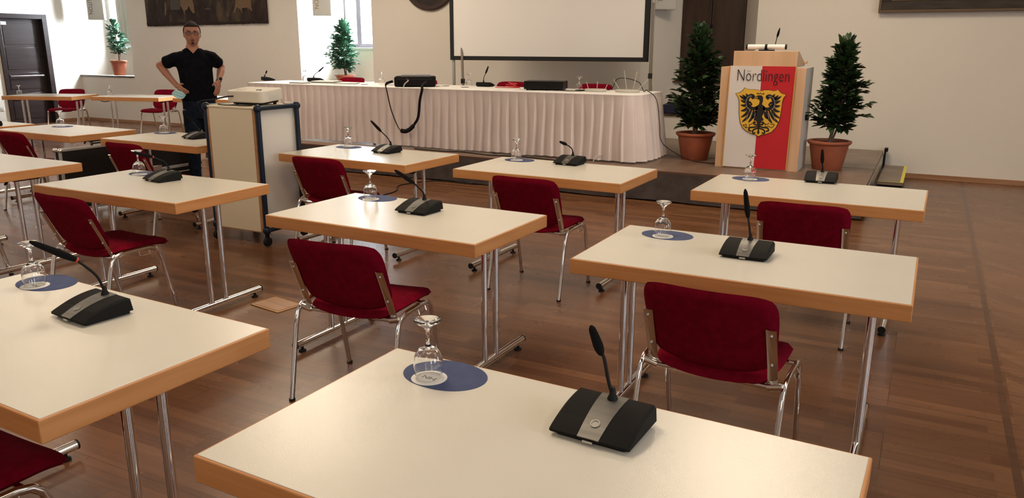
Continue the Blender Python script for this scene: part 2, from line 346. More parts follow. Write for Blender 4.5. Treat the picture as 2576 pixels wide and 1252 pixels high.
# baseboards
struct(MB().b2(XL, XR, YB - .018, YB, 0, .06).build('baseboard_back', 'skirting', bev=.003))
struct(MB().b2(XL, XL + .018, YF, 9.19, 0, .06).b2(XL, XL + .018, 10.21, YB, 0, .06).build('baseboard_left', 'skirting', bev=.003))
# door
d = struct(MB().b2(XL - .14, XL + .03, 9.2, 9.28, 0, 2.14).b2(XL - .14, XL + .03, 10.10, 10.2, 0, 2.14).b2(XL - .14, XL + .03, 9.28, 10.10, 2.05, 2.14).build('door_1', 'door_wood', bev=.005))
lf = MB().b2(XL - .29, XL - .085, 9.28, 10.10, .0, 2.05)
for z0, z1 in ((.12, .62), (.70, 1.02), (1.08, 1.50), (1.56, 1.96)): lf.b2(XL - .085, XL - .078, 9.36, 10.02, z0, z1)
lf.build('door_leaf', 'door_wood', d, bev=.004)
MB().tube([(XL - .08, 9.36, .98), (XL - .02, 9.36, .955), (XL - .02, 10.0, .95), (XL - .08, 10.0, .95)], .016, 10).build('push_bar', 'steel', d)
MB().b2(XL - .077, XL - .072, 9.30, 9.44, 1.93, 1.99).build('door_sign', 'paper', d)
o = MB().b2(XL, XL + .012, 9.03, 9.11, .31, .39).build('wall_socket', 'socket_white', bev=.004); tag(o, 'small white wall socket on the left wall beside the dark door', 'socket')
MB().lathe([(.0001, 0), (.022, 0), (.022, .004), (.018, .004), (.018, .001), (.0001, .001)], 16, X=Matrix.Translation((XL + .012, 9.07, .35)) @ Matrix.Rotation(pi / 2, 4, 'Y')).build('socket_well', 'speaker_paint', o)
# floor box lid
o = thing('floor_outlet', 'flat square floor outlet lid with wooden inlay in the parquet near the left middle tables', 'floor outlet', (-3.465, 3.445, 0), -9)
MB().box((0, 0, .003), (.27, .19, .006)).build('frame', 'brass', o, bev=.002)
MB().box((0, 0, .0065), (.235, .155, .003)).build('lid', 'skirting', o)

# ---------------------------------------------------------------- stage
SX0, SX1, SH = -9.0, -.42, .32
o = thing('stage', 'low brown stage platform with dark cloth front below the draped head table', 'stage', (0, 0, 0))
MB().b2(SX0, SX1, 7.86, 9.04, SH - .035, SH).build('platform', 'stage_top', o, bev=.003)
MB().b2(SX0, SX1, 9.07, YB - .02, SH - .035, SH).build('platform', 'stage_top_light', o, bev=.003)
MB().b2(SX1 - .005, SX1 + .012, 7.9, 9.04, .05, SH - .036).b2(SX1 - .005, SX1 + .012, 9.07, YB - .05, .05, SH - .036).build('side_panel', 'steel', o)
MB().b2(SX0, SX1, 7.848, 7.859, SH - .022, SH).build('edge_trim', 'board_wood', o)
pts = []; n = 420
for k in range(n + 1):
    x = SX0 + (SX1 - SX0) * k / n; pts.append((x, 7.845 + .006 * sin(x * 7) + .006 * noise.noise((x * 3, 0, 0))))
c = MB(); lv = [SH - .02, .2, .1, .015]
vs = []
for j, z in enumerate(lv):
    for x, y in pts: vs.append((x, y - .01 * j - .012 * (j / 3) * noise.noise((x * 2.3, j, 4)), z + (.014 * noise.noise((x * 1.5, 9, 1)) if j == 3 else 0)))
c.add(vs, [(j * (n + 1) + k, j * (n + 1) + k + 1, (j + 1) * (n + 1) + k + 1, (j + 1) * (n + 1) + k) for j in range(3) for k in range(n)])
c.build('stage_skirt', 'stage_cloth', o)
for x in (-8.6, -6.6, -4.6, -2.6, -.6):
    for y in (8.1, 9.5, 10.6): MB().tube([(x, y, 0), (x, y, SH - .036)], .025, 10).build('leg', 'steel', o)
oc = thing('stage_clamp', 'black clamp post at the rear right corner of the stage', 'clamp', (SX1, YB - .1, 0))
MB().b2(.014, .035, -.03, .03, .0, SH + .035).build('post', 'black_plastic', oc, bev=.003)
MB().b2(.0135, .055, -.05, .05, SH + .001, SH + .045).build('clamp_head', 'black_plastic', oc, bev=.006)
o = thing('stage_step', 'low brown step with yellow edge strips at the right end of the stage', 'step', (0, 0, 0))
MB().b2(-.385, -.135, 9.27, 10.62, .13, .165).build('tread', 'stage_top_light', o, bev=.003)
MB().b2(-.165, -.132, 9.265, 10.62, .1652, .1675).b2(-.385, -.165, 9.264, 9.276, .1652, .1675).build('edge_strip', 'yellow_strip', o)
MB().b2(-.38, -.14, 9.28, 9.30, .09, .13).b2(-.16, -.14, 9.3, 10.61, .09, .13).build('frame', 'black_plastic', o)
for x in (-.36, -.16):
    for y in (9.32, 10.55): MB().b2(x - .015, x + .015, y - .015, y + .015, 0, .13).build('leg', 'black_plastic', o)

# ================================================================ TABLES
TW, TD, TH_, TT = 1.256, .705, .74, .063
def make_table():
    r = thing('folding_table', '', 'table')
    MB().box((0, 0, TH_ - TT / 2 - .0006), (TW, TD, TT - .0012)).build('edge_band', 'beech', r, bev=.0035, seg=3)
    MB().box((0, 0, TH_ - .0016), (TW - .014, TD - .014, .0042)).build('tabletop', 'laminate', r, bev=.001, seg=2)
    for sx in (-1, 1):
        x = sx * .495
        for y in (-.055, .055):
            MB().tube([(x, y, .045), (x, y, TH_ - TT - .01)], .0155, 14).build('leg', 'chrome', r)
        f = MB().tube([(x, -.335, .046), (x, .335, .046)], .020, 16).build('foot_bar', 'chrome', r)
        for sy in (-1, 1):
            MB().tube([(x, sy * .335, .046), (x, sy * .343, .046)], .0205, 16).build('end_cap', 'black_rubber', f)
            MB().lathe([(.020, .0), (.020, .008), (.008, .012), (.008, .03)], 16, (x, sy * .29, 0)).build('levelling_foot', 'black_rubber', f)
        MB().box((x, 0, TH_ - TT - .008), (.05, .30, .016)).b2(x - .04, x + .04, -.09, .09, TH_ - TT - .022, TH_ - TT).build('bracket', 'black_plastic', r, bev=.003)
        MB().tube(curve_pts([(x - sx * .02, -.10, TH_ - TT - .018), (x + sx * .02, -.14, TH_ - TT - .032), (x + sx * .07, -.17, TH_ - TT - .024), (x + sx * .10, -.18, TH_ - TT - .006)], 4), .008, 8, flat=.7).build('fold_lever', 'black_plastic', r)
    return r
PT = Proto(make_table())
G3 = 'white folding tables set out in rows for the audience'
tabs = [
 ((-.652, 1.344), -1.68, 'folding table nearest the camera, front cut off by the lower picture edge'),
 ((-2.345, 1.33), -2.2, 'white folding table at the lower left picture corner holding the tilted microphone with red ring'),
 ((-2.293, 3.219), -1.24, 'white folding table in the centre of the second row with window glare on its top'),
 ((-.588, 3.189), -.36, 'white folding table at the right end of the second row, behind the nearest table'),
 ((-4.198, 3.21), .34, 'white folding table in front of the projector cart on the left'),
 ((-6.05, 3.24), -.8, 'white folding table cut by the left picture edge just above the second row chair'),
 ((-3.895, 4.983), -2.14, 'white folding table in the third row just right of the projector cart'),
 ((-2.263, 4.98), -1.21, 'white folding table in the middle of the third row, left of the lectern'),
 ((-.568, 4.956), -.97, 'white folding table at the right end of the third row in front of the lectern'),
 ((-6.07, 4.99), 0., 'white folding table partly hidden behind the left side of the projector cart'),
 ((-7.71, 4.96), -.6, 'white folding table with the black flight case below its right end'),
 ((-9.17, 4.83), -1, 'white folding table farthest left in the third row, only its right corner in view'),
 ((-13.13, 8.30), 20.5, 'far folding table in front of the dark door on the left'),
 ((-11.66, 8.86), 15.5, 'far table against the left rear, directly behind the standing man\'s elbow'),
 ((-10.15, 9.20), 8., 'far table mostly hidden behind the man and the projector'),
]
for (x, y), rz, lab in tabs: PT.put((x, y, 0), rz, lab, G3)

# ================================================================ CHAIRS
def rrect(w, h, r, n=5):
    o = []
    for cx, cy, a0 in ((w / 2 - r, h / 2 - r, 0), (-w / 2 + r, h / 2 - r, 90), (-w / 2 + r, -h / 2 + r, 180), (w / 2 - r, -h / 2 + r, 270)):
        for k in range(n + 1): a = RAD(a0 + 90 * k / n); o.append((cx + r * cos(a), cy + r * sin(a)))
    return o
def cushion(nx, ny, outline_w, fn, th, r):
    """puffy slab: parametric grid (u,v in -1..1) mapped to a superellipse footprint, fn(x,y)->centre point, normal"""
    vs = []; fs = []
    N1 = nx + 1
    for side in (1, -1):
        for j in range(ny + 1):
            for i in range(nx + 1):
                u = -1 + 2 * i / nx; v = -1 + 2 * j / ny
                # concentric-ish squircle map with corner rounding
                k = r; du = 1 - k * (v * v) ** 3 * .5; dv = 1 - k * (u * u) ** 3 * .5
                x = u * du; y = v * dv
                e = max(abs(u), abs(v)); t = th / 2 * (1 - max(0, e) ** 8) ** .5 if e < 1 else 0
                c, nrm = fn(x, y); vs.append(c + nrm * t * side)
    base = N1 * (ny + 1)
    for j in range(ny):
        for i in range(nx):
            a = j * N1 + i; fs.append((a, a + 1, a + N1 + 1, a + N1)); a += base; fs.append((a, a + N1, a + N1 + 1, a + 1))
    return vs, fs
def make_chair():
    r = thing('stacking_chair', '', 'chair')
    for sx in (-1, 1):
        X0, X1 = sx * .260, sx * .262
        for sy in (-1, 1):
            MB().tube([(X0, sy * .238, .004), (X1, sy * .168, .345), (X1, sy * .148, .405), (X1, sy * .122, .428), (X1, sy * .085, .437), (X1, sy * .04, .438)], .0138, 12, flat=.74, up=(1, 0, 0)).build('leg', 'chrome', r)
            MB().lathe([(.0145, 0), (.0145, .010)], 12, (X0, sy * .238, 0)).build('foot_glide', 'black_rubber', r)
        MB().tube([(X1, -.05, .438), (X1, .05, .438)], .0134, 12, flat=.74, up=(1, 0, 0)).build('side_rail', 'chrome', r)
        MB().tube([(sx * .262, .02, .430), (sx * .272, .02, .402), (sx * .272, .085, .402), (sx * .262, .085, .430)], .0028, 6).build('link_hook', 'chrome', r)
        br = MB(); pa = [(sx * .219, -.118, .428), (sx * .220, -.150, .50), (sx * .219, -.183, .575), (sx * .217, -.221, .660)]
        br.tube(pa, .0185, 10, flat=.24, up=(0, 1, .3)); o = br.build('back_bracket', 'chrome', r)
        for q in ((.51, -.159), (.635, -.214)): MB().ell((sx * .218, q[1] - .003, q[0]), (.006, .005, .006), 10, 6).build('screw', 'steel', o)
        MB().tube([(sx * .255, -.125, .425), (sx * .205, -.122, .412)], .0155, 12).build('rail_sleeve', 'chrome', r)
    MB().tube([(-.21, -.122, .412), (.21, -.122, .412)], .009, 10).build('cross_bar', 'chrome', r)
    MB().tube([(-.255, .11, .428), (.255, .11, .428)], .009, 10).build('cross_bar', 'chrome', r)
    # seat: slightly dished, rear edge curled down, front waterfall
    def seat(x, y):
        px = x * (.228 - .012 * (y < 0) * y * y); py = y * .208 + .068
        z = .447 - .008 * (1 - x * x) - .022 * max(0, y - .5) ** 2 / .25 - .030 * max(0, -y - .4) ** 2 / .36 * (1.1 - x * x * .7)
        return Vector((px, py, z)), Vector((0, .15 * y, 1)).normalized()
    vs, fs = cushion(22, 22, 0, seat, .048, .16); MB().add(vs, fs).build('seat', 'red_fabric', r, ang=80)
    def back(x, y):
        w_ = .240 - .016 * ((1 - y) / 2) ** 2
        px = x * w_; zz = .628 + y * .154 - (0.036 * (1 - x * x) if y < 0 else 0) * (-y if y < 0 else 0)
        py = -.106 - (zz - .435) * .43 + .012 - .042 * (1 - x * x) * (.5 + .5 * (y + 1) / 2)
        return Vector((px, py, zz)), Vector((.18 * x, .9, .42)).normalized() * -1
    vs, fs = cushion(22, 18, 0, back, .036, .20); MB().add(vs, fs).build('backrest', 'red_fabric', r, ang=80)
    return r
PC = Proto(make_chair())
G4 = 'red upholstered chairs behind the folding tables'
chairs = [
 ((-.582, 2.82, 0), -2.4, 'red chair whose back fills the lower right foreground'),
 ((-2.19, 2.726, 0), 6, 'red upholstered chair at the centre second-row table, all of its back and seat in view'),
 ((-4.177, 2.844, 0), -1, 'red chair tucked under the table before the projector cart'),
 ((-2.27, .94, 0), 0, 'red upholstered chair in the lower left corner, only its seat showing under the table'),
 ((-.522, 4.545, 0), 1, 'red upholstered chair before the lectern, its lower half hidden by the right-hand table'),
 ((-2.192, 4.59, 0), -1, 'red chair at the middle third-row table, two legs standing free'),
 ((-3.94, 4.647, 0), 1.8, 'red upholstered chair immediately right of the projector cart'),
 ((-5.94, 4.55, 0), 0, 'red upholstered chair behind the upturned glass left of the projector cart'),
 ((-7.62, 4.60, 0), 0, 'red upholstered chair at the left edge beside the black flight case'),
 ((-5.86, 2.83, 0), 0, 'red upholstered chair cut by the left picture edge, only a sliver and one leg visible'),
 ((-13.70, 8.93, 0), 208, 'far dark red chair in front of the dark door, facing the room'),
 ((-12.12, 9.62, 0), 196, 'far red chair facing the room to the left of the standing man'),
 ((-7.68, 9.28, SH), 180, 'red chair behind the head table in front of the slender potted tree'),
 ((-6.40, 9.28, SH), 180, 'red chair behind the black laptop bag, just a corner showing'),
 ((-4.97, 9.28, SH), 180, 'red chair behind the head table between microphone and black amplifier'),
 ((-3.78, 9.28, SH), 180, 'red chair behind the head table to the right of the black amplifier'),
]
for p, rz, lab in chairs: PC.put(p, rz, lab, G4)

# ================================================================ GLASSES, MATS
def make_glass():
    pr = [(.0335, .0), (.0385, .022), (.0392, .040), (.035, .062), (.024, .078), (.010, .085), (.0050, .092), (.0042, .112), (.0052, .130), (.012, .139), (.035, .1545), (.0355, .158), (.0001, .158)]
    inn = [(.0322, .0), (.0372, .022), (.0378, .040), (.0335, .061), (.022, .0755), (.0001, .081)]
    m_ = MB(); m_.lathe(list(reversed(inn)) + pr, 40)
    return tag(m_.build('wine_glass', 'glass', ang=60), '', 'glass')
PG = Proto(make_glass())
def make_mat():
    m_ = MB(); n = 56; out = [(.119 * (abs(cos(2 * pi * k / n)) ** .9) * (1 if cos(2 * pi * k / n) > 0 else -1), .089 * sin(2 * pi * k / n)) for k in range(n)]
    return tag(m_.prism(out, 0, .0012).build('place_mat', 'blue_mat', sm=False), '', 'mat')
PM = Proto(make_mat())
def make_coaster():
    o = MB().prism([(.047 * cos(2 * pi * k / 40), .047 * sin(2 * pi * k / 40)) for k in range(40)], 0, .0008).build('paper_coaster', 'paper', sm=False)
    text('logo', 'NH', .022, 'ink', o, Matrix.Translation((0, -.008, .0010)), .0001, 1.3); return tag(o, '', 'coaster')
PK = Proto(make_coaster())
gl_pos = [  # glass xy, mat centre xy or None, where
 ((-1.069, 1.578), (-1.040, 1.612), 'on the nearest table'),
 ((-2.760, 1.588), (-2.757, 1.628), 'on the lower left corner table'),
 ((-2.708, 3.465), (-2.690, 3.505), 'on the centre table with window glare'),
 ((-1.000, 3.388), (-.985, 3.418), 'on the right-hand table of the second row'),
 ((-4.588, 3.427), (-4.580, 3.465), 'behind the microphone before the projector cart'),
 ((-4.320, 5.259), (-4.292, 5.228), 'on the table just right of the cart'),
 ((-2.698, 5.228), (-2.675, 5.235), 'on the middle table of the third row'),
 ((-.970, 5.182), (-.965, 5.197), 'in front of the town banner'),
 ((-6.580, 5.240), (-6.545, 5.225), 'on the table left of the cart, below the man'),
 ((-8.040, 5.142), (-7.995, 5.130), 'on the third-row table at the far left'),
]
for g, mp_, wh in gl_pos:
    PM.put((mp_[0], mp_[1], TH_ + .0005), -4, 'oval dark blue place mat %s' % wh, 'blue place mats on the tables')
    PK.put((g[0] + .004, g[1] - .004, TH_ + .0018), -6, 'white paper coaster under the glass %s' % wh, 'paper coasters on the mats')
    PG.put((g[0], g[1], TH_ + .0028), random.uniform(0, 90), 'upturned wine glass %s' % wh, 'upturned wine glasses')
HT = 1.062
for x, y, z, wh in ((-13.60, 8.06, TH_ + .0006, 'on the far table before the dark door'), (-12.16, 8.70, TH_ + .0006, 'on the far table near the standing man'),
                 (-7.91, 8.74, HT + .0006, 'left of the first microphone on the head table'), (-6.555, 8.73, HT + .0006, 'left of the black laptop bag on the head table'),
                 (-5.263, 8.86, HT + .0006, 'right of the laptop bag, beside the second head-table microphone'), (-3.689, 8.76, HT + .0006, 'between the amplifier and the routers')):
    PG.put((x, y, z), 0, 'upturned wine glass %s' % wh, 'upturned wine glasses')
def make_dc():
    return tag(MB().prism([(.05 * cos(2 * pi * k / 30), .05 * sin(2 * pi * k / 30)) for k in range(30)], 0, .003).build('dark_coaster', 'ink', sm=False), '', 'coaster')
PD = Proto(make_dc())
for x, y, wh in ((-6.70, 8.55, 'left of the glass by the laptop bag'), (-6.33, 8.62, 'right of the glass by the laptop bag'), (-5.55, 8.75, 'just right of the laptop bag'), (-5.18, 8.62, 'in front of the second head-table microphone')):
    PD.put((x, y, HT + .0006), 0, 'round dark coaster lying on the head table %s' % wh, 'dark coasters on the head table')

# ================================================================ MICROPHONES
def mic(x, y, z, rz, rel, label, ring=False):
    r = thing('desk_microphone', label, 'microphone', (x, y, z), rz, 'conference microphones on the tables')
    Wd = .096; prof = []
    top = [(-.082 + .150 * k / 12, .016 + .040 * sin(pi / 2 * (k / 12) ** .9)) for k in range(13)]
    prof = [(-.082, .010)] + top + [(.078, .050), (.084, .012)]
    n = len(prof); bm_ = MB(); secs = [(-Wd, .90), (-Wd + .006, 1.), (Wd - .006, 1.), (Wd, .90)]
    rings = [[(sx, yy * (1 if s_ == 1 else .97), .010 + (zz - .010) * (1 if s_ == 1 else .86)) for yy, zz in prof] for sx, s_ in secs]
    bm_.loft(rings).build('housing', 'grille', r, ang=30)
    MB().prism(rrect(.172, .150, .01), .0, .0115, Matrix.Translation((0, .004, 0))).build('base', 'black_plastic', r, bev=.002)
    pl = MB(); vs = []
    for k, (yy, zz) in enumerate(top):
        wv = .0255 + .008 * (k / 12); vs += [(-wv, yy - (.003 if k == 0 else 0), zz + .0016), (wv, yy - (.003 if k == 0 else 0), zz + .0016), (wv, yy, zz - .002), (-wv, yy, zz - .002)]
    fs = []
    for k in range(12):
        a = 4 * k; fs += [(a, a + 1, a + 5, a + 4), (a + 1, a + 2, a + 6, a + 5), (a + 3, a, a + 4, a + 7)]
    fs += [(3, 2, 1, 0), (48, 49, 50, 51)]
    pl.add(vs, fs).build('plate', 'brushed_plate', r, ang=30)
    zb = .016 + .040 * sin(pi / 2 * (.27) ** .9)
    Xb = Matrix.Translation((0, -.045, .0345)) @ Matrix.Rotation(RAD(22), 4, 'X')
    MB().lathe([(.0001, .0005), (.0072, .0005), (.0085, .0026), (.0112, .0026), (.0115, -.003)], 24, X=Xb).build('button', 'button_grey', r)
    MB().b2(-.012, .012, -.086, -.078, .006, .0115).build('front_port', 'steel', r)
    nb = Vector((0, .048, .055))
    MB().lathe([(.012, -.004), (.0125, .004), (.008, .014), (.005, .030)], 16, tuple(nb)).build('neck_socket', 'black_rubber', r)
    P = [nb + Vector((0, 0, .01))] + [nb + Vector(p) for p in rel]
    cp = curve_pts(P[:-1], 6); MB().tube(cp, .0042, 10).build('gooseneck', 'black_rubber', r)
    a, b_ = P[-2], P[-1]; t = (b_ - a).normalized(); L_ = (b_ - a).length
    ps = [a - t * .003]; rs = [.005]
    for k in range(11):
        q = k / 10; ps.append(a + t * L_ * q); rs.append([.0072, .0098, .0112, .0116, .0113, .0108, .0102, .0096, .009, .0078, .0035][k])
    MB().tube(ps, rs, 18).build('windscreen', 'foam', r, ang=60)
    if ring: MB().tube([a - t * .004, a + t * .002], .0082, 16).build('light_ring', 'red_ring', r)
    return r
Z0 = TH_ + .0006
mic(-.562, 1.522, Z0, -3, [(-.010, -.004, .045), (-.020, -.010, .100), (-.026, -.014, .112), (-.046, -.030, .180)], 'black desk microphone standing upright on the nearest table, largest of them')
mic(-2.29, 1.482, Z0, -6, [(-.004, -.018, .068), (0, -.075, .134), (-.02, -.192, .214)], 'black microphone with red ring leaning left over the lower left table', True)
mic(-2.278, 3.312, Z0, -4, [(0, -.014, .045), (-.004, -.080, .100), (-.012, -.215, .183)], 'black desk microphone bent left on the centre table with window glare')
mic(-.590, 3.226, Z0, -1, [(-.004, -.015, .055), (-.011, -.028, .103), (-.025, -.058, .222)], 'black upright desk microphone on the right-hand second-row table')
mic(-4.262, 3.345, Z0, -9, [(0, -.020, .055), (-.004, -.095, .098), (-.014, -.215, .140)], 'black desk microphone bent nearly flat over the glass before the projector cart', True)
mic(-3.812, 5.110, Z0, -8, [(0, -.030, .058), (-.006, -.098, .118), (-.02, -.190, .208)], 'black desk microphone on the table right of the cart, head against the white skirt')
mic(-2.264, 5.235, Z0, -4, [(0, -.020, .055), (-.006, -.095, .092), (-.018, -.175, .120)], 'black desk microphone hooked to the left on the middle third-row table')
mic(-.548, 5.312, Z0, 2, [(0, -.012, .030), (-.004, -.024, .060), (-.010, -.050, .150)], 'black desk microphone before the right potted tree on the third-row table')
mic(-5.935, 5.055, Z0, -10, [(-.004, -.02, .05), (-.01, -.06, .10), (-.02, -.13, .16)], 'black desk microphone next to the left side of the projector cart')
mic(-8.68, 4.80, Z0, -14, [(0, -.02, .05), (0, -.06, .10), (0, -.13, .15)], 'black desk microphone at the far left, only its right end in the picture')
mic(-7.83, 8.88, HT + .0006, 186, [(.0, -.03, .045), (-.05, -.055, .085), (-.125, -.08, .15)], 'black desk microphone at the left of the head table before the bright niche')
mic(-5.06, 8.93, HT + .0006, 180, [(0, -.01, .06), (-.02, -.02, .11), (-.055, -.03, .20)], 'black desk microphone on the head table below the projection screen')
mic(-8.62, 8.75, HT + .0006, 150, [(0, -.01, .03), (0, -.02, .05), (-.03, -.03, .09)], 'black desk microphone at the left tip of the head table peeking over the projector')

# ================================================================ HEAD TABLE
o = thing('draped_head_table', 'long head table on the stage draped with pleated pinkish white skirting', 'table', (0, 0, 0))
HX0, HX1, HY0, HY1 = -8.47, -2.76, 8.2, 9.02
path = []
def seg(a, b_, k): return [(a[0] + (b_[0] - a[0]) * i / k, a[1] + (b_[1] - a[1]) * i / k) for i in range(k)]
rc = .22
path += seg((HX0, HY1), (HX0, HY0), 90) + seg((HX0, HY0), (HX1 - rc, HY0), 760)
path += [(HX1 - rc + rc * sin(RAD(90 * k / 36)), HY0 + rc - rc * cos(RAD(90 * k / 36))) for k in range(36)]
path += seg((HX1, HY0 + rc), (HX1, HY1), 90) + [(HX1, HY1)]
nP = len(path); vs = []; fs = []; rows = [0, .035, .07, .12, .2, .35, .55, .715]; s_len = 0
P2 = [Vector((p[0], p[1], 0)) for p in path]
for i in range(nP):
    a = P2[max(0, i - 1)]; b_ = P2[min(nP - 1, i + 1)]; t = (b_ - a).normalized(); nrm = Vector((t.y, -t.x, 0))
    if i: s_len += (P2[i] - P2[i - 1]).length
    ph = s_len * 2 * pi / .118 + .9 * noise.noise((s_len * 1.3, 0, 0)); 
    saw = (ph / (2 * pi)) % 1; pl_ = (saw ** .8 if saw < .82 else (1 - saw) / .18) - .5
    big = noise.noise((s_len * 2.2, 3, 0))
    for j, d_ in enumerate(rows):
        amp = [0.0, .005, .012, .020, .027, .034, .041, .048][j]; k = d_ / .715
        dx = .02 * k + .018 * big * k
        if s_len > 6.35: amp *= 1.6; dx += .07 * k
        off = .004 + dx + amp * pl_ + (.004 if j == 0 else 0)
        zz = HT - .006 - d_ + (.010 * noise.noise((s_len * 3, 7, 0)) if j == 7 else 0)
        q = P2[i] + nrm * off + t * (.012 * sin(s_len * 9 + j) * k); vs.append((q.x, q.y, zz))
R_ = len(rows)
for i in range(nP - 1):
    for j in range(R_ - 1): fs.append((i * R_ + j, i * R_ + j + 1, (i + 1) * R_ + j + 1, (i + 1) * R_ + j))
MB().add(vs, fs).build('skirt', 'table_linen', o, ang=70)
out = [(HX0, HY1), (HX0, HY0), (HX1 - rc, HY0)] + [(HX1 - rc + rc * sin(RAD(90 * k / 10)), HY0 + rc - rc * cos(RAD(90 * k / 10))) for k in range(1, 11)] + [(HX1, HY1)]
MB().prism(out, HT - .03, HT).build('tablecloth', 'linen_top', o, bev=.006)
for x in (-8.3, -6.4, -4.6, -2.95):
    for y in (8.32, 8.9): MB().tube([(x, y, SH), (x, y, HT - .031)], .018, 10).build('leg', 'steel', o)

# laptop bag
X = Matrix.Translation((-5.86, 8.52, HT)) @ Matrix.Rotation(RAD(32), 4, 'Z')
o = thing('laptop_bag', 'black nylon laptop bag lying on the head table, its strap hanging down in front', 'bag', (-5.86, 8.52, HT + .001), 32)
b = MB(); b.prism(rrect(.52, .36, .04), .0, .125); b.build('body', 'nylon', o, bev=.02, seg=3)
MB().prism(rrect(.46, .10, .03), .012, .10, Matrix.Translation((0, -.175, 0))).build('front_pocket', 'nylon', o, bev=.015, seg=3)
MB().tube(curve_pts([(-.10, -.19, .10), (-.08, -.235, .08), (-.13, -.25, .03), (-.14, -.24, -.05)], 5), .009, 8, flat=.3).build('pull_tab', 'flag_grey', o)
inv = (Matrix.Translation((-5.86, 8.52, HT + .001)) @ Matrix.Rotation(RAD(32), 4, 'Z')).inverted()
sp = [inv @ Vector(p) for p in [(-6.04, 8.28, 1.13), (-6.03, 8.12, 1.10), (-5.99, 8.08, 1.02), (-5.93, 8.08, .78), (-5.83, 8.08, .57), (-5.77, 8.07, .545)]]
sp2 = [inv @ Vector(p) for p in [(-5.60, 8.08, .615), (-5.53, 8.08, .72), (-5.50, 8.08, .92), (-5.47, 8.09, 1.05), (-5.50, 8.14, 1.10), (-5.56, 8.32, 1.14)]]
MB().tube(curve_pts(sp, 5), .016, 8, flat=.14, up=(0, 1, 0)).build('strap', 'nylon', o)
MB().tube(curve_pts(sp2, 5), .016, 8, flat=.14, up=(0, 1, 0)).build('strap', 'nylon', o)
pd = [inv @ Vector(p) for p in [(-5.80, 8.07, .545), (-5.73, 8.07, .535), (-5.66, 8.07, .56), (-5.58, 8.07, .625)]]
MB().tube(curve_pts(pd, 4), [.008] + [.028] * 11 + [.008], 10, flat=.45, up=(0, 1, 0)).build('shoulder_pad', 'nylon', o)
o = thing('laptop', 'closed silver grey laptop lying on top of the black bag', 'laptop', (-5.86, 8.53, HT + .1265), 36)
MB().prism(rrect(.38, .26, .015), 0, .012).build('base', 'silver_laptop', o, bev=.002); MB().prism(rrect(.38, .26, .015), .013, .021).build('lid', 'silver_laptop', o, bev=.002)
# papers
for i, (x, y, rz, w_, h_, t_, lab) in enumerate(((-7.42, 8.62, 12, .34, .24, .030, 'stack of white papers with dark folder beside the first head-table microphone'), (-7.66, 8.36, -4, .24, .16, .018, 'small pile of printed sheets at the front edge of the head table'), (-7.05, 8.60, 20, .30, .21, .012, 'loose white sheets right of the paper stack on the head table'))):
    o = thing('paper_stack', lab, 'paper', (x, y, HT + .0006), rz, 'papers on the head table')
    for k in range(3): MB().box((.008 * k, -.006 * k, t_ * (k + .5) / 3), (w_, h_, t_ / 3 - .0005)).build('sheet' if k != 1 else 'folder', 'paper' if k != 1 else 'leather', o)
# amplifier
o = thing('amplifier', 'black rack amplifier standing on the head table', 'amplifier', (-4.06, 8.63, HT + .001), 14)
MB().b2(-.235, .235, -.15, .15, .012, .105).build('case', 'case_black', o, bev=.003)
MB().b2(-.235, .235, -.158, -.15, .014, .103).build('front_panel', 'black_plastic', o, bev=.002)
MB().prism([(-.07, .03), (-.09, .075), (.14, .075), (.12, .03)], 0, .004, Matrix.Translation((0, -.158, 0)) @ Matrix.Rotation(pi / 2, 4, 'X')).build('display', 'grille', o)
for x in (-.20, .05, .10): MB().tube([(x, -.158, .05), (x, -.170, .05)], .010, 14).build('knob', 'black_plastic', o)
for x in (-.2, .2):
    for y in (-.12, .12): MB().lathe([(.014, 0), (.014, .012)], 12, (x, y, 0)).build('foot', 'black_rubber', o)
# red cable coil
pts = [(-4.60 + .075 * cos(a * .6) * (1 - .012 * a) + .02 * sin(a), 8.78 + .05 * sin(a * .6), HT + .006 + .0022 * a) for a in range(34)]
tag(MB().tube(curve_pts([(-4.80, 8.72, HT + .006)] + pts[:30] + [(-4.48, 8.6, HT + .05), (-4.42, 8.66, HT + .008)], 3), .0045, 6).build('red_cable', 'red_cable'), 'coil of red cable on the head table left of the amplifier', 'cable')
# routers
def router(x, y, rz, rx, ants, lab):
    o = thing('wireless_router', lab, 'router', (x, y, HT + .001), rz, 'routers on the head table')
    MB().prism([(rx * cos(2 * pi * k / 28), .095 * sin(2 * pi * k / 28)) for k in range(28)], .0, .028).build('housing', 'router_white', o, bev=.008, seg=3)
    for a, b_, c in ants: MB().tube([(a, .06, .015), (b_, .07, c * .85)], .0038, 8).build('antenna', 'router_white', o)
    return o
router(-3.42, 8.62, 8, .13, ((-.10, -.13, .12), (.0, .0, .13), (.09, .12, .09)), 'pale oval router with three short aerials on the right part of the head table')
router(-3.05, 8.66, 8, .14, ((-.10, -.18, .16), (-.02, -.06, .28), (.05, .09, .27), (.10, .22, .17)), 'white router with four long aerials at the right end of the head table')
tag(MB().tube(curve_pts([(-3.55, 8.86, HT + .005), (-3.35, 8.92, HT + .01), (-3.27, 8.90, HT + .13), (-3.12, 8.84, HT + .145), (-2.98, 8.86, HT + .10), (-2.92, 8.84, HT + .01), (-2.85, 8.70, HT + .02), (-2.80, 8.6, HT + .03), (-2.66, 8.52, HT - .06), (-2.60, 8.48, .75), (-2.56, 8.46, .55), (-2.42, 8.55, .42), (-2.26, 8.66, .335), (-2.05, 8.62, .327), (-1.98, 8.7, .327)], 5), .0045, 6).build('black_cable', 'black_rubber'), 'thin black cable running off the right end of the head table to the potted tree', 'cable')
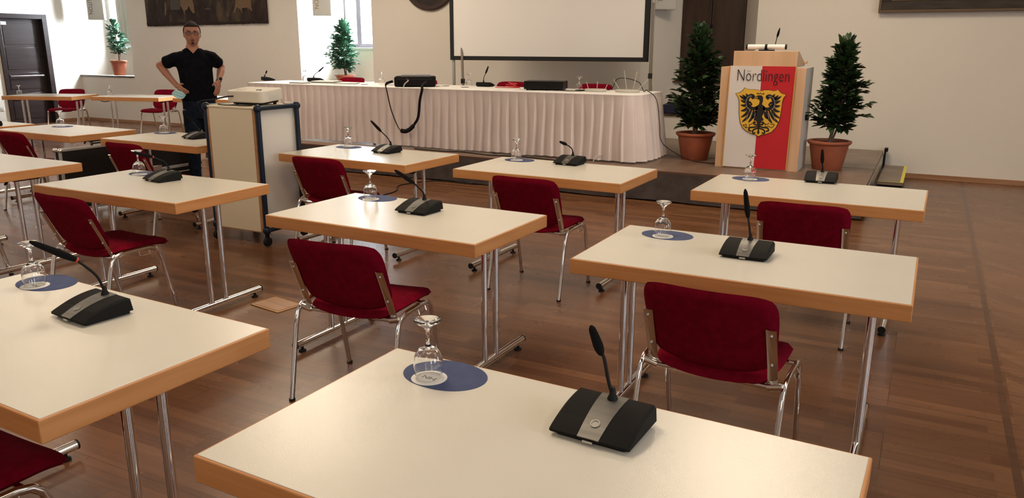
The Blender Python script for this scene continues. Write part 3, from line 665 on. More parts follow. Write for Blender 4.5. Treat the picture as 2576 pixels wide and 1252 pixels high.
tag(MB().tube(curve_pts([(-3.9, 8.60, HT + .005), (-3.8, 8.5, HT + .006), (-3.62, 8.48, HT + .006), (-3.55, 8.6, HT + .006), (-3.7, 8.68, HT + .006), (-3.45, 8.82, HT + .006)], 5), .004, 6).build('black_cable', 'black_rubber'), 'black cable loop lying between the amplifier and the routers', 'cable')
tag(MB().tube(curve_pts([(-3.22, 8.10, .326), (-3.20, 8.13, .38), (-3.12, 8.22, .40), (-3.1, 8.4, .35)], 5), .005, 6).build('white_cable', 'router_white'), 'white cable end peeping out below the head table skirt', 'cable')
tag(MB().tube(curve_pts([(-5.10, 6.60, .006), (-5.12, 7.0, .006), (-5.30, 7.35, .006), (-5.1, 7.78, .006), (-4.6, 7.80, .006)], 6), .006, 6).build('black_cable', 'black_rubber'), 'black cable on the parquet below the table right of the projector cart', 'cable')
tag(MB().tube(curve_pts([(-5.6, 8.08, .326), (-5.2, 8.05, .326), (-4.9, 8.1, .326), (-4.5, 8.02, .326), (-4.1, 8.08, .326), (-3.6, 8.0, .326)], 6), .006, 6).build('black_cable', 'black_rubber'), 'dark cable lying along the stage edge in front of the skirting', 'cable')

# ================================================================ PROJECTION SCREEN
a_ = RAD(7); SL = Vector((-6.03, 9.65, 0)); U_ = Vector((cos(a_), sin(a_), 0))
o = thing('projection_screen', 'large white projection screen with black border on a folding frame behind the head table', 'projection screen', tuple(SL) , 7)
WS = 2.80; zb, zt = 1.372, 3.35
MB().b2(.055, WS - .05, -.004, .004, zb + .055, zt - .07).build('screen_fabric', 'screen_cloth', o)
MB().b2(0, .056, -.012, .012, zb, zt).b2(WS - .072, WS, -.012, .012, zb, zt).b2(.056, WS - .072, -.012, .012, zb, zb + .056).b2(.056, WS - .072, -.012, .012, zt - .07, zt).build('border', 'screen_border', o, bev=.003)
for x in (.035, WS + .03):
    MB().b2(x - .018, x + .018, .014, .045, SH + .02, 3.3).build('post', 'alu', o, bev=.003)
    MB().b2(x - .03, x + .03, -.16, .42, SH, SH + .03).build('foot', 'alu', o, bev=.003)
MB().tube([(.16, .03, 1.6), (.24, -.12, 1.05), (.30, -.14, SH + .03)], .018, 10).build('brace', 'brace_paint', o)
MB().tube([(WS + .03, -.02, 2.1), (WS + .05, -.10, 1.2), (WS + .16, -.28, SH + .03)], .019, 10).build('brace', 'brace_paint', o)
for c_ in ((.235, -.11, 1.09), (WS + .05, -.10, 1.2)): MB().box(c_, (.05, .05, .07)).build('clamp', 'leather', o, bev=.008)

# ================================================================ PLANTS
def tree(loc, pot_r, pot_h, h0, h1, rmax, nt, leaf, lm, name, label, seed, pot_m='terracotta', lean=0., rz=0, rimd=1.08):
    rd = random.Random(seed); o = thing(name, label, 'plant', loc, rz, 'potted laurel trees')
    p = MB().lathe([(pot_r * .70, 0), (pot_r * .72, .004), (pot_r * .94, pot_h * .80), (pot_r * .94, pot_h * .86), (pot_r * 1.0, pot_h * .87), (pot_r * rimd, pot_h * .93), (pot_r * rimd, pot_h * .99), (pot_r * 1.02, pot_h), (pot_r * .93, pot_h), (pot_r * .90, pot_h * .93), (pot_r * .9, pot_h * .92)], 44).build('pot', pot_m, o, ang=40)
    MB().lathe([(pot_r * .905, pot_h * .90), (pot_r * .7, pot_h * .92), (.0001, pot_h * .93)], 24).build('soil', 'soil', o)
    tk = MB(); lf_ = MB(); zt_ = h1
    def trunk(z): return Vector((lean * (z - pot_h) + .02 * sin(z * 5 + seed), .015 * cos(z * 4 + seed), z))
    tk.tube([trunk(pot_h * .8 + (zt_ - pot_h * .8) * k / 12) for k in range(13)], [pot_r * .085 * (1 - .06 * k) for k in range(13)], 9)
    tk.tube([trunk(pot_h * .85) + Vector((.02, .01, 0)), trunk((h0 + pot_h) / 2) + Vector((.03, 0, 0)), trunk(h0 + .1) + Vector((.05, .02, 0))], [pot_r * .05] * 3, 8)
    def crown(q):   # radius profile along height 0..1
        return rmax * (min(1, .55 + q * 2.2) if q < .22 else (1.02 - .82 * ((q - .22) / .78) ** 1.5)) 
    for i in range(nt):
        q = (i + rd.random()) / nt; az = i * 2.399 + rd.uniform(-.5, .5); R = crown(q) * rd.uniform(.35, 1.05)
        if rd.random() < .08: R *= 1.22
        ex = .30 if seed == 3 else 9; el_x = -.23 if seed == 11 else -9
        st = trunk(h0 + (h1 - h0) * max(0, q - .10)); en = trunk(h0 + (h1 - h0) * q) + Vector((cos(az) * R, sin(az) * R, rd.uniform(-.03, .05)))
        en.x = min(ex - .05, max(el_x + .04, en.x)); md = (st + en) / 2 + Vector((0, 0, .02)); tk.tube([st, md, en], [.004, .003, .0016], 5)
        nl = 9 if R > .1 else 6
        for k in range(nl):
            f = .30 + .70 * (k + 1) / nl; bp_ = st.lerp(md, f * 2) if f < .5 else md.lerp(en, f * 2 - 1)
            d = (en - st).normalized(); sd = 1 if k % 2 else -1; ang2 = rd.uniform(.3, 1.2) * sd
            if k >= nl - 2: ang2 *= .35
            dd = (Matrix.Rotation(ang2, 3, 'Z') @ d); dd.z += rd.uniform(-.55, .45); dd.normalize()
            ln = leaf * rd.uniform(.7, 1.2); wd = ln * rd.uniform(.23, .31); sdv = dd.cross(Vector((rd.uniform(-.4, .4), rd.uniform(-.4, .4), 1))).normalized(); up = sdv.cross(dd); dr = -.18 * ln
            P_ = [bp_ + dd * ln * t_ + sdv * wd * s2 + up * (abs(s2) * wd * .35) + Vector((0, 0, dr * t_ * t_)) for t_, s2 in ((0, 0), (.3, -.85), (.3, 0), (.3, .85), (.65, -.8), (.65, 0), (.65, .8), (1, 0))]
            # folded along the midrib
            for idx in (2, 5): P_[idx] = P_[idx] - up * wd * .2
            lf_.add(P_, [(0, 2, 1), (0, 3, 2), (1, 2, 5, 4), (2, 3, 6, 5), (4, 5, 7), (5, 6, 7)])
    tk.build('trunk', 'bark', o); lf_.build('foliage', lm, o, ang=80); return o
tree((-2.30, 8.90, SH), .205, .305, .36, 1.42, .30, 250, .100, 'leaf', 'potted_tree', 'large potted laurel tree in a terracotta pot on the stage left of the lectern', 3)
tree((-.87, 8.86, SH), .205, .300, .42, 1.28, .27, 185, .100, 'leaf', 'potted_tree', 'large potted laurel tree in a terracotta pot on the stage right of the lectern', 11, lean=.10)
tree((-14.97, 11.0, .943), .155, .30, .42, 1.08, .20, 90, .085, 'leaf_window_lit', 'potted_tree', 'small potted tree on the sill of the far left niche', 5, rimd=1.04)
tree((-9.08, 11.05, .963), .17, .10, .20, .98, .26, 190, .085, 'leaf_window_lit', 'potted_tree', 'slender potted tree in the bright niche behind the head table', 8, lean=-.02)

# ================================================================ LECTERN AND BANNER
o = thing('lectern', 'tall light beech lectern on the stage carrying the red and white banner', 'lectern', (0, 0, 0))
LX0, LX1, LY0, LY1 = -1.957, -1.112, 8.45, 9.0
MB().b2(LX0 + .115, LX1 - .115, LY0, LY0 + .02, SH, 1.37).build('front_panel', 'beech_light', o, bev=.002)
for x in (LX0, LX1 - .11): MB().b2(x, x + .11, LY0 + .004, LY0 + .024, SH, 1.365).build('front_strip', 'beech_light', o, bev=.002)
MB().b2(LX0, LX0 + .02, LY0 + .026, LY1, SH, 1.365).build('side_panel', 'beech_light', o, bev=.002)
MB().b2(LX1 - .02, LX1, LY0 + .026, LY1, SH, 1.365).build('side_panel', 'cart_side', o, bev=.002)
dk = [(LY0 + .01, 1.372), (LY0 + .01, 1.527), (LY0 + .09, 1.527), (LY1 - .0, 1.40), (LY1 - .0, 1.372)]
Xd = Matrix(((0, 0, 1, 0), (1, 0, 0, 0), (0, 1, 0, 0), (0, 0, 0, 1)))
MB().prism(dk, LX0 + .118, LX1 - .095, Xd).build('desk', 'beech_light', o, bev=.003)
MB().b2(LX0 + .1, LX1 - .07, LY1 - .03, LY1, 1.395, 1.425).build('ledge', 'beech_light', o, bev=.003)
MB().b2(LX1, LX1 + .03, LY0 + .22, LY0 + .32, .83, .89).build('handle', 'black_plastic', o, bev=.008)
o = thing('reading_lamp', 'white tubular reading lamp with black end caps on top of the lectern', 'lamp', (-1.535, 8.55, 1.528))
MB().box((0, 0, .006), (.14, .07, .012)).b2(-.02, .02, -.01, .02, .01, .03).build('base', 'black_plastic', o, bev=.003)
MB().tube([(-.185, 0, .040), (.185, 0, .040)], .024, 20).build('lamp_tube', 'paper', o)
for s_ in (-1, 1): MB().tube([(s_ * .185, 0, .040), (s_ * .20, 0, .040)], .026, 20).build('end_cap', 'black_plastic', o)
MB().tube([(-.012, 0, .040), (.012, 0, .040)], .0262, 20).build('clamp', 'black_plastic', o)
o = thing('lectern_microphone', 'slim black gooseneck microphone rising from the lectern top', 'microphone', (-1.47, 8.62, 1.512))
MB().lathe([(.02, 0), (.02, .012), (.006, .02)], 14).build('base', 'black_plastic', o)
MB().tube([(0, 0, .02), (.01, 0, .09), (.02, 0, .15)], .004, 8).build('gooseneck', 'black_rubber', o)
MB().tube([(.02, 0, .15), (.026, 0, .175), (.032, 0, .205), (.040, 0, .243)], [.006, .0125, .011, .004], 12).build('windscreen', 'foam', o)
# banner: local plane, drawn from an affine map of flag coordinates
BY = 8.437
o = thing('town_banner', 'red and white cloth banner lettered Nördlingen with eagle shield hanging on the lectern', 'banner', (0, 0, 0))
def cloth(x0, x1, z0, z1, m_, name, fl=.0, nx=24, nz=40):
    vs = []; 
    for j in range(nz + 1):
        z = z0 + (z1 - z0) * j / nz
        for i in range(nx + 1):
            x = x0 + (x1 - x0) * i / nx; vs.append((x - .010 * (1.38 - z), BY - .0035 - .0022 * sin(x * 14 + z * 3) - .0016 * noise.noise((x * 7, z * 5, 0)), z))
    return MB().add(vs, [(j * (nx + 1) + i, j * (nx + 1) + i + 1, (j + 1) * (nx + 1) + i + 1, (j + 1) * (nx + 1) + i) for j in range(nz) for i in range(nx)]).build(name, m_, o, ang=80)
cloth(-1.856, -1.537, .335, 1.378, 'flag_white', 'white_half'); cloth(-1.537, -1.213, .335, 1.378, 'flag_red', 'red_half')
for x in (-1.860, -1.209): MB().tube([(x - .011, BY - .004, .335), (x, BY - .004, 1.378)], .005, 6).build('gold_cord', 'gold_cord', o)
# affine fit: zoom coords (zx,zy) -> (X, Z)
def solve3(A, y):
    m3 = Matrix(A); return m3.inverted() @ Vector(y)
Az = [(1, 138, 470), (1, 920, 488), (1, 482, 1139)]
cX = solve3(Az, (-1.780, -1.284, -1.524)); cZ = solve3(Az, (1.098, 1.101, .671))
def FP(p): v = Vector((1, p[0], p[1])); return (cX.dot(v), cZ.dot(v))
def fpoly(polys, m_, name, d):
    b = MB()
    for pg in polys:
        q = [FP(p) for p in pg]; Xp = Matrix(((1, 0, 0, 0), (0, 0, 1, 0), (0, 1, 0, 0), (0, 0, 0, 1)))
        me = bpy.data.meshes.new('t'); n_ = len(q)
        b.add([(x, BY - d, z) for x, z in q], [tuple(range(n_))])
        b.add([(x, BY - d + .0012, z) for x, z in q], [tuple(reversed(range(n_)))])
    return b.build(name, m_, o, sm=False)
def ribbon(pts, w_, d, b, taper=True):
    P_ = [Vector((*p, 0)) for p in pts]; P_ = curve_pts(P_, 5); n_ = len(P_); L1 = []; L2 = []
    for i, p in enumerate(P_):
        t = (P_[min(n_ - 1, i + 1)] - P_[max(0, i - 1)]).normalized(); nn = Vector((-t.y, t.x, 0)); k = i / (n_ - 1)
        ww = w_ * (sin(pi * (k * .88 + .12)) ** .7 if taper else 1) / 2; L1.append(p + nn * ww); L2.append(p - nn * ww)
    vs = [(FP(p)[0], BY - d, FP(p)[1]) for p in L1 + L2]
    b.add(vs, [(i, i + 1, n_ + i + 1, n_ + i) for i in range(n_ - 1)])
shield = [(285, 382), (325, 406), (380, 412), (440, 410), (500, 420), (542, 434), (590, 420), (660, 420), (740, 434), (780, 425), (798, 412), (830, 452), (870, 478), (920, 490), (880, 540), (862, 600), (852, 680), (838, 780), (812, 900), (760, 1000), (690, 1070), (610, 1103), (530, 1118), (485, 1145), (450, 1118), (380, 1100), (300, 1062), (240, 1010), (205, 940), (190, 860), (184, 760), (188, 660), (188, 590), (175, 530), (135, 472), (200, 458), (245, 428)]
cxs = sum(p[0] for p in shield) / len(shield); cys = sum(p[1] for p in shield) / len(shield)
fpoly([[(cxs + (x - cxs) * 1.022, cys + (y - cys) * 1.02) for x, y in shield]], 'flag_black', 'shield_outline', .0080)
fpoly([shield], 'flag_yellow', 'shield', .0090)
eb = MB()
body = [(470, 505), (500, 498), (545, 500), (568, 530), (565, 590), (548, 640), (590, 670), (602, 700), (570, 790), (545, 830), (575, 880), (535, 910), (515, 960), (500, 1040), (505, 1085), (485, 1115), (465, 1085), (478, 1040), (470, 950), (455, 900), (410, 890), (440, 840), (450, 800), (445, 740), (440, 690), (470, 660), (500, 640), (515, 590), (500, 560), (470, 562), (480, 530)]
q = [FP(p) for p in body]; eb.add([(x, BY - .0100, z) for x, z in q], [tuple(range(len(q)))])
wing = [((470, 690), 70), ((420, 700), 0), ((370, 690), 0), ((335, 650), 0), ((325, 590), 0), ((335, 540), 0), ((370, 505), 0), ((405, 515), 0)]
def both(pts, w_, tp=True):
    ribbon(pts, w_, .0100, eb, tp); ribbon([(1042 - x + (y - 700) * -.02, y + 8) for x, y in pts], w_, .0100, eb, tp)
both([(480, 690), (420, 705), (365, 690), (325, 640), (318, 580), (335, 530), (375, 500), (415, 515), (385, 545)], 50, False)
both([(345, 660), (385, 640), (345, 600), (385, 610)], 26)
for bx_, by_, tx, ty in ((350, 520, 290, 470), (330, 540, 235, 488), (320, 560, 190, 500), (315, 590, 205, 570), (318, 625, 205, 650), (330, 665, 205, 745), (350, 700, 205, 848), (385, 720, 220, 925), (420, 725, 325, 932), (450, 740, 385, 862)):
    mx_, my_ = (bx_ + tx) / 2 + 12, (by_ + ty) / 2 + 22; both([(bx_, by_), (mx_, my_), (tx, ty)], 44)
for pts in ([(478, 985), (420, 1000), (350, 1010), (335, 1050), (375, 1060)], [(480, 1015), (430, 1030), (395, 1060), (405, 1095), (440, 1085)], [(470, 960), (425, 955), (420, 925), (450, 925)]):
    ribbon(pts, 24, .0100, eb, False); ribbon([(980 - x + 2, y) for x, y in pts], 24, .0100, eb, False)
eb.build('eagle', 'flag_black', o, sm=False)
ln = MB()
for pts in ([(430, 900), (380, 950), (340, 960), (350, 1000), (290, 1000), (300, 960), (250, 970)], [(560, 900), (600, 960), (590, 1000), (640, 980), (700, 1000), (740, 950), (680, 950)], [(470, 480), (485, 462), (500, 480), (525, 460), (545, 482), (580, 466), (575, 492)], [(475, 512), (450, 520), (462, 545), (425, 545)], [(560, 925), (620, 950), (660, 930)], [(240, 960), (262, 990), (300, 1020)]):
    ribbon(pts, 9, .0105, ln, False)
ln.build('claw_lines', 'leather', o, sm=False)
gr = MB()
for k in range(15):
    t = k / 14; a = RAD(80 + 165 * t); x, y = 385 + 75 * cos(a) - 15, 615 - 105 * sin(a)
    ribbon([(x - 9, y), (x, y - 9), (x + 9, y), (x, y + 9)], 5, .0112, gr, False); ribbon([(1042 - x - 9, y + 8), (1042 - x, y - 1), (1042 - x + 9, y + 8), (1042 - x, y + 17)], 5, .0112, gr, False)
for pts in ([(330, 780), (290, 900)], [(395, 760), (350, 890)], [(445, 770), (425, 850)], [(715, 780), (760, 900)], [(640, 770), (655, 890)]): ribbon(pts, 8, .0112, gr)
gr.build('wing_chain', 'flag_grey', o, sm=False)
xa, za = FP((155, 300)); xb, zb2 = FP((965, 330))
wd = xb - xa
t = text('lettering', 'Nördlingen', .20, 'flag_black', o, Matrix.Identity(4), .0004, off=-.0028)
xs_ = [v.co.x for v in t.data.vertices]; tw = max(xs_) - min(xs_)
t.data.transform(Matrix.Translation(((xa + xb) / 2, BY - .0085, 1.228)) @ Matrix.Rotation(pi / 2, 4, 'X') @ Matrix.Diagonal((wd / tw, .86, 1, 1)) @ Matrix.Translation((-(max(xs_) + min(xs_)) / 2, 0, 0)))

# ================================================================ THINGS ON THE BACK WALL
# tapestry
o = thing('tapestry', 'dark woven tapestry with pale figures hanging on the wall behind the man', 'tapestry', (0, 0, 0))
vs = []; nx = 90
for zz in (3.2, 2.4, 1.99, None):
    for k in range(nx + 1):
        x = -13.67 + 3.16 * k / nx; z = zz if zz else 1.905 + .03 * k / nx + .008 * sin(k * 1.1) * noise.noise((k * .3, 0, 0)) * 2
        vs.append((x, YB - .035 - .008 * sin(k * .5), z))
MB().add(vs, [(j * (nx + 1) + k, (j + 1) * (nx + 1) + k, (j + 1) * (nx + 1) + k + 1, j * (nx + 1) + k + 1) for j in range(3) for k in range(nx)]).add([(x, y + .02, z) for x, y, z in vs], [(j * (nx + 1) + k, j * (nx + 1) + k + 1, (j + 1) * (nx + 1) + k + 1, (j + 1) * (nx + 1) + k) for j in range(3) for k in range(nx)]).build('weave', 'tapestry', o)
e = MB(); e.b2(-13.66, -10.52, YB - .05, YB - .045, 1.935, 1.975); e.build('border', 'tapestry_edge', o)
def fig(polys, m_):
    for pg in polys:
        MB().add([(x, YB - .0465, z) for x, z in pg], [tuple(range(len(pg)))]).build('woven_figure', m_, o, sm=False)
def TX(px, py): return (-13.67 + (px - 130) / 2280 * 3.15, 1.90 + (500 - py) / 500 * .50)
fig([[TX(*p) for p in pg] for pg in ([(850, -60), (1080, -60), (1110, 120), (1115, 260), (1080, 270), (1030, 190), (1010, 130), (980, 200), (930, 215), (915, 300), (895, 210), (850, 120)], [(1890, -80), (2140, -80), (2160, 60), (2155, 170), (2170, 250), (2140, 240), (2110, 190), (2100, 260), (2085, 190), (1990, 200), (1985, 300), (1960, 220), (1900, 180), (1850, 280), (1835, 270), (1880, 120)], [(545, 60), (570, 60), (565, 180), (545, 290), (525, 290)])], 'tapestry_tan')
fig([[TX(*p) for p in pg] for pg in ([(660, -60), (830, -60), (850, 120), (830, 200), (640, 200)], [(1300, 200), (1380, 165), (1430, 215)], [(1450, 40), (1520, -60), (1610, -60), (1600, 40)], [(1700, 250), (1760, 330), (1700, 350)])], 'tapestry_grey')
# round relief
o = thing('wall_relief', 'round dark relief disc on the wall, partly behind the projection screen', 'wall relief', (-7.10, YB - .002, 2.607))
Xr = Matrix.Rotation(pi / 2, 4, 'X')
MB().lathe([(.49, 0), (.49, .03), (.3, .05), (.0001, .055)], 56, X=Xr).build('disc', 'relief', o, ang=60)
MB().lathe([(.485, 0), (.512, .0), (.512, .035), (.495, .045), (.485, .035)], 56, X=Xr).build('rim', 'dark_wood', o)
# painting
o = thing('framed_painting', 'large dark framed painting high on the right part of the wall', 'painting', (0, 0, 0))
px0, px1, pz0, pz1 = -.66, 2.6, 1.965, 3.8
def fr(i0, i1, y0, y1, m_, name):
    MB().b2(px0 + i0, px1 - i0, y0, y1, pz0 + i0, pz0 + i1).b2(px0 + i0, px1 - i0, y0, y1, pz1 - i1, pz1 - i0).b2(px0 + i0, px0 + i1, y0, y1, pz0 + i1, pz1 - i1).b2(px1 - i1, px1 - i0, y0, y1, pz0 + i1, pz1 - i1).build(name, m_, o, bev=.004)
fr(0, .03, YB - .085, YB - .002, 'frame_bead', 'outer_bead'); fr(.03, .13, YB - .07, YB - .002, 'frame_dark', 'frame'); fr(.13, .155, YB - .078, YB - .002, 'frame_bead', 'inner_bead')
MB().b2(px0 + .155, px1 - .155, YB - .03, YB - .02, pz0 + .155, pz1 - .155).build('canvas', 'canvas_dark', o)
# column loudspeakers
for x, ang_, lab, tm in ((-15.47, 42, 'pale wall loudspeaker lettered LITON beside the far left niche', 'window_frame'), (-9.46, 38, 'pale wall loudspeaker in the middle niche beside the bright window', 'speaker_text'), (-3.40, 43, 'pale wall loudspeaker at the top right corner of the projection screen', 'speaker_text')):
    o = thing('wall_loudspeaker', lab, 'loudspeaker', (x, 11.0 + (.02 if x > -5 else 0), 2.055), ang_, 'wall loudspeakers')
    MB().b2(-.16, .16, -.06, .06, 0, 1.0).build('housing', 'speaker_paint', o, bev=.008, seg=3)
    MB().b2(-.148, .148, -.064, -.06, .012, .988).build('grille', 'speaker_paint', o, bev=.003)
    for zz in (.3, .8): MB().b2(-.02, .02, .06, .11, zz, zz + .05).build('wall_bracket', 'steel', o)
    text('lettering', 'LITON.', .105, tm, o, Matrix.Translation((-.125, -.0645, .40)) @ Matrix.Rotation(pi / 2, 4, 'X') @ Matrix.Rotation(-pi / 2, 4, 'Z'), .001, .95, align='LEFT')
# blue box with cables
o = thing('equipment_box', 'dark blue box with a coiled cable on top, on the wooden niche board', 'box', (-3.13, 10.93, .664), 6)
MB().prism([(-.19, 0), (.19, 0), (.17, .115), (-.17, .115)], -.12, .12, Matrix.Rotation(pi / 2, 4, 'X')).build('box_body', 'box_blue', o, bev=.008)
MB().b2(.02, .15, -.126, -.121, .06, .09).build('box_label', 'silver_laptop', o)
tag(MB().tube([(-3.10 + .15 * cos(k * .45) * (1 - .004 * k), 10.94 + .09 * sin(k * .45), .79 + .0022 * k) for k in range(44)], .010, 7).build('coiled_cable', 'nylon'), 'coiled black cable lying on top of the blue box in the niche', 'cable')

# ================================================================ FLIGHT CASE
o = thing('flight_case', 'long black flight case with aluminium edges under the left third-row tables', 'case', (0, 0, 0))
fx0, fx1, fy0, fy1, fz = -7.045, -6.955, 4.40, 5.98, .645
MB().b2(fx0 + .004, fx1 - .004, fy0 + .004, fy1 - .004, .06, fz - .004).build('body', 'case_black', o)
e = MB(); t_ = .022
for x in (fx0, fx1 - t_):
    for y in (fy0, fy1 - t_): e.b2(x, x + t_, y, y + t_, .06, fz)
    for z in (.06, fz - t_): e.b2(x, x + t_, fy0, fy1, z, z + t_)
    e.b2(x, x + t_, fy0, fy1, .315, .345).b2(x, x + t_, fy0, fy1, .262, .275)
for y in (fy0, fy1 - t_):
    for z in (.06, fz - t_): e.b2(fx0, fx1, y, y + t_, z, z + t_)
e.build('edge_profile', 'alu', o, bev=.002)
for x in (fx0 + .01, fx1 - .01):
    for y in (fy0 + .01, fy1 - .01): MB().ell((x, y, fz - .012), (.026, .026, .022), 12, 8).build('ball_corner', 'chrome', o)
    for y in (fy0 + .1, fy1 - .1): MB().tube([(x - .01, y, .03), (x + .01, y, .03)], .03, 14).build('caster', 'black_rubber', o)
MB().b2(fx1 - .002, fx1 + .012, 5.34, 5.46, .30, .37).build('latch', 'steel', o, bev=.003)
MB().tube([(-7.0, 4.75, fz - .003), (-7.0, 4.765, fz + .018), (-7.0, 4.885, fz + .018), (-7.0, 4.90, fz - .003)], .009, 8).build('handle', 'black_rubber', o)

# ================================================================ PROJECTOR CART
o = thing('projector_cart', 'tall cream trolley with dark blue tube frame in the left middle of the hall', 'trolley', (0, 0, 0))
kx0, kx1, ky0, ky1, kz = -5.145, -4.610, 4.515, 4.965, 1.090
MB().b2(kx0 + .03, kx1 - .035, ky0 - .0, ky0 + .018, .115, kz).build('front_panel', 'cart_panel', o)
MB().b2(kx0 + .008, kx0 + .0295, ky0 - .001, ky0 + .020, .112, kz).b2(kx1 - .0345, kx1 - .008, ky0 - .001, ky0 + .020, .112, kz).b2(kx0 + .008, kx1 - .008, ky0 - .001, ky0 + .020, .108, .114).build('edge_strip', 'cart_edge', o)
MB().b2(kx1 - .03, kx1 - .012, ky0 + .022, ky1 - .02, .13, kz - .01).build('side_panel', 'cart_side', o)
MB().b2(kx0 + .01, kx0 + .028, ky0 + .022, ky1 - .02, .13, kz - .01).build('side_panel', 'cart_side', o)
MB().b2(kx0 + .008, kx1 - .008, ky1 - .02, ky1 - .002, .13, kz).build('back_panel', 'cart_panel', o)
MB().b2(kx0, kx1 - .0, ky0 - .004, ky1 + .0, kz, kz + .016).build('top', 'cart_panel', o, bev=.003)
MB().b2(kx0 + .01, kx1 - .01, ky0 + .02, ky1 - .02, .11, .13).build('bottom', 'cart_side', o)
for x in (kx0 - .012, kx1 + .016):
    f = MB(); y0, y1, z0, z1 = ky0 + .012, ky1 - .01, .125, kz + .005
    f.tube([(x, y0, z0), (x, y0, z1)], .020, 14).tube([(x, y1, z0), (x, y1, z1)], .020, 14).tube([(x, y0, z1), (x, y1, z1)], .018, 14).tube([(x, y0, z0), (x, y1, z0)], .018, 14)
    fo = f.build('tube_frame', 'blue_tube', o)
    for y in (y0, y1):
        for z in (z0, z1): MB().ell((x, y, z), (.033, .033, .033), 16, 10).build('ball_joint', 'blue_tube', fo)
        c_ = MB().b2(x - .012, x + .012, y - .012, y + .012, .06, .10); c_.build('caster_fork', 'black_plastic', o)
        MB().tube([(x - .014, y, .036), (x + .014, y, .036)], .036, 20).build('caster_wheel', 'black_rubber', o)
# projector
Xp = Matrix.Rotation(RAD(4.5), 4, 'X')
o = thing('projector', 'white video projector standing on the projector cart', 'projector', (-4.855, 4.775, kz + .017), 2)
b = MB(); b.prism(rrect(.385, .265, .045, 6), .03, .122, Xp); b.build('housing', 'projector_white', o, bev=.010, seg=3)
MB().prism(rrect(.325, .215, .04, 6), .014, .030, Xp).build('underside', 'black_plastic', o)
for x in (-.12, .12):
    for y in (-.085, .085): MB().lathe([(.014, 0), (.014, .016 + (.006 if y > 0 else 0))], 12, (x, y, 0)).build('foot', 'black_rubber', o)
pp = MB()
for i in range(6):
    for j in range(3):
        if random.random() < .85: pp.b2(-.155 + i * .022, -.155 + i * .022 + random.uniform(.010, .018), -.1355, -.131, .044 + j * .017, .044 + j * .017 + random.uniform(.006, .011))
pp.build('ports', 'black_plastic', o)
vn = MB()
for j in range(5): vn.b2(.191, .1945, -.06, .06, .045 + j * .009, .049 + j * .009)
vn.build('vent', 'speaker_paint', o)
MB().b2(-.15, -.06, -.07, -.02, .120, .124, Xp).build('lid_panel', 'router_white', o, bev=.001)
for x in (.08, .11): MB().lathe([(.012, .121), (.012, .1255)], 14, (x, -.05, .0), Xp).build('button', 'black_plastic', o)
MB().ell((.145, -.085, .122), (.004, .004, .003), 8, 6, Xp).build('status_light', 'led_blue', o)
MB().tube([(.05, .132, .072), (.05, .145, .073)], .034, 20).build('lens', 'black_plastic', o)
tag(MB().tube(curve_pts([(-4.955, 4.635, kz + .085), (-4.99, 4.59, kz + .082), (-5.08, 4.53, kz + .06), (-5.17, 4.49, kz + .045), (-5.27, 4.55, kz - .02), (-5.28, 4.7, kz - .3), (-5.27, 4.82, .3), (-5.27, 4.9, .01)], 6), .006, 8).build('projector_cable', 'black_rubber'), 'black cable plugged into the rear of the projector and hanging over the cart', 'cable')
tag(MB().tube(curve_pts([(-4.71, 4.59, kz + .021), (-4.75, 4.56, kz + .021), (-4.81, 4.55, kz + .021), (-4.89, 4.57, kz + .021), (-4.99, 4.55, kz + .021), (-5.09, 4.59, kz + .021)], 5), .004, 6).build('thin_cable', 'black_rubber'), 'thin black cable lying on the cart top in front of the projector', 'cable')
o = thing('round_hub', 'small white round hub lying on the cart top right behind the projector', 'hub', (-4.560, 4.835, kz + .0165))
o.location = (-4.66, 4.925, kz + .0165)
MB().lathe([(.030, 0), (.034, .004), (.034, .012), (.028, .016), (.0001, .017)], 24).build('housing', 'router_white', o)
MB().tube([(-.01, -.034, .006), (-.01, -.03, .009)], .004, 8).build('socket', 'black_plastic', o)

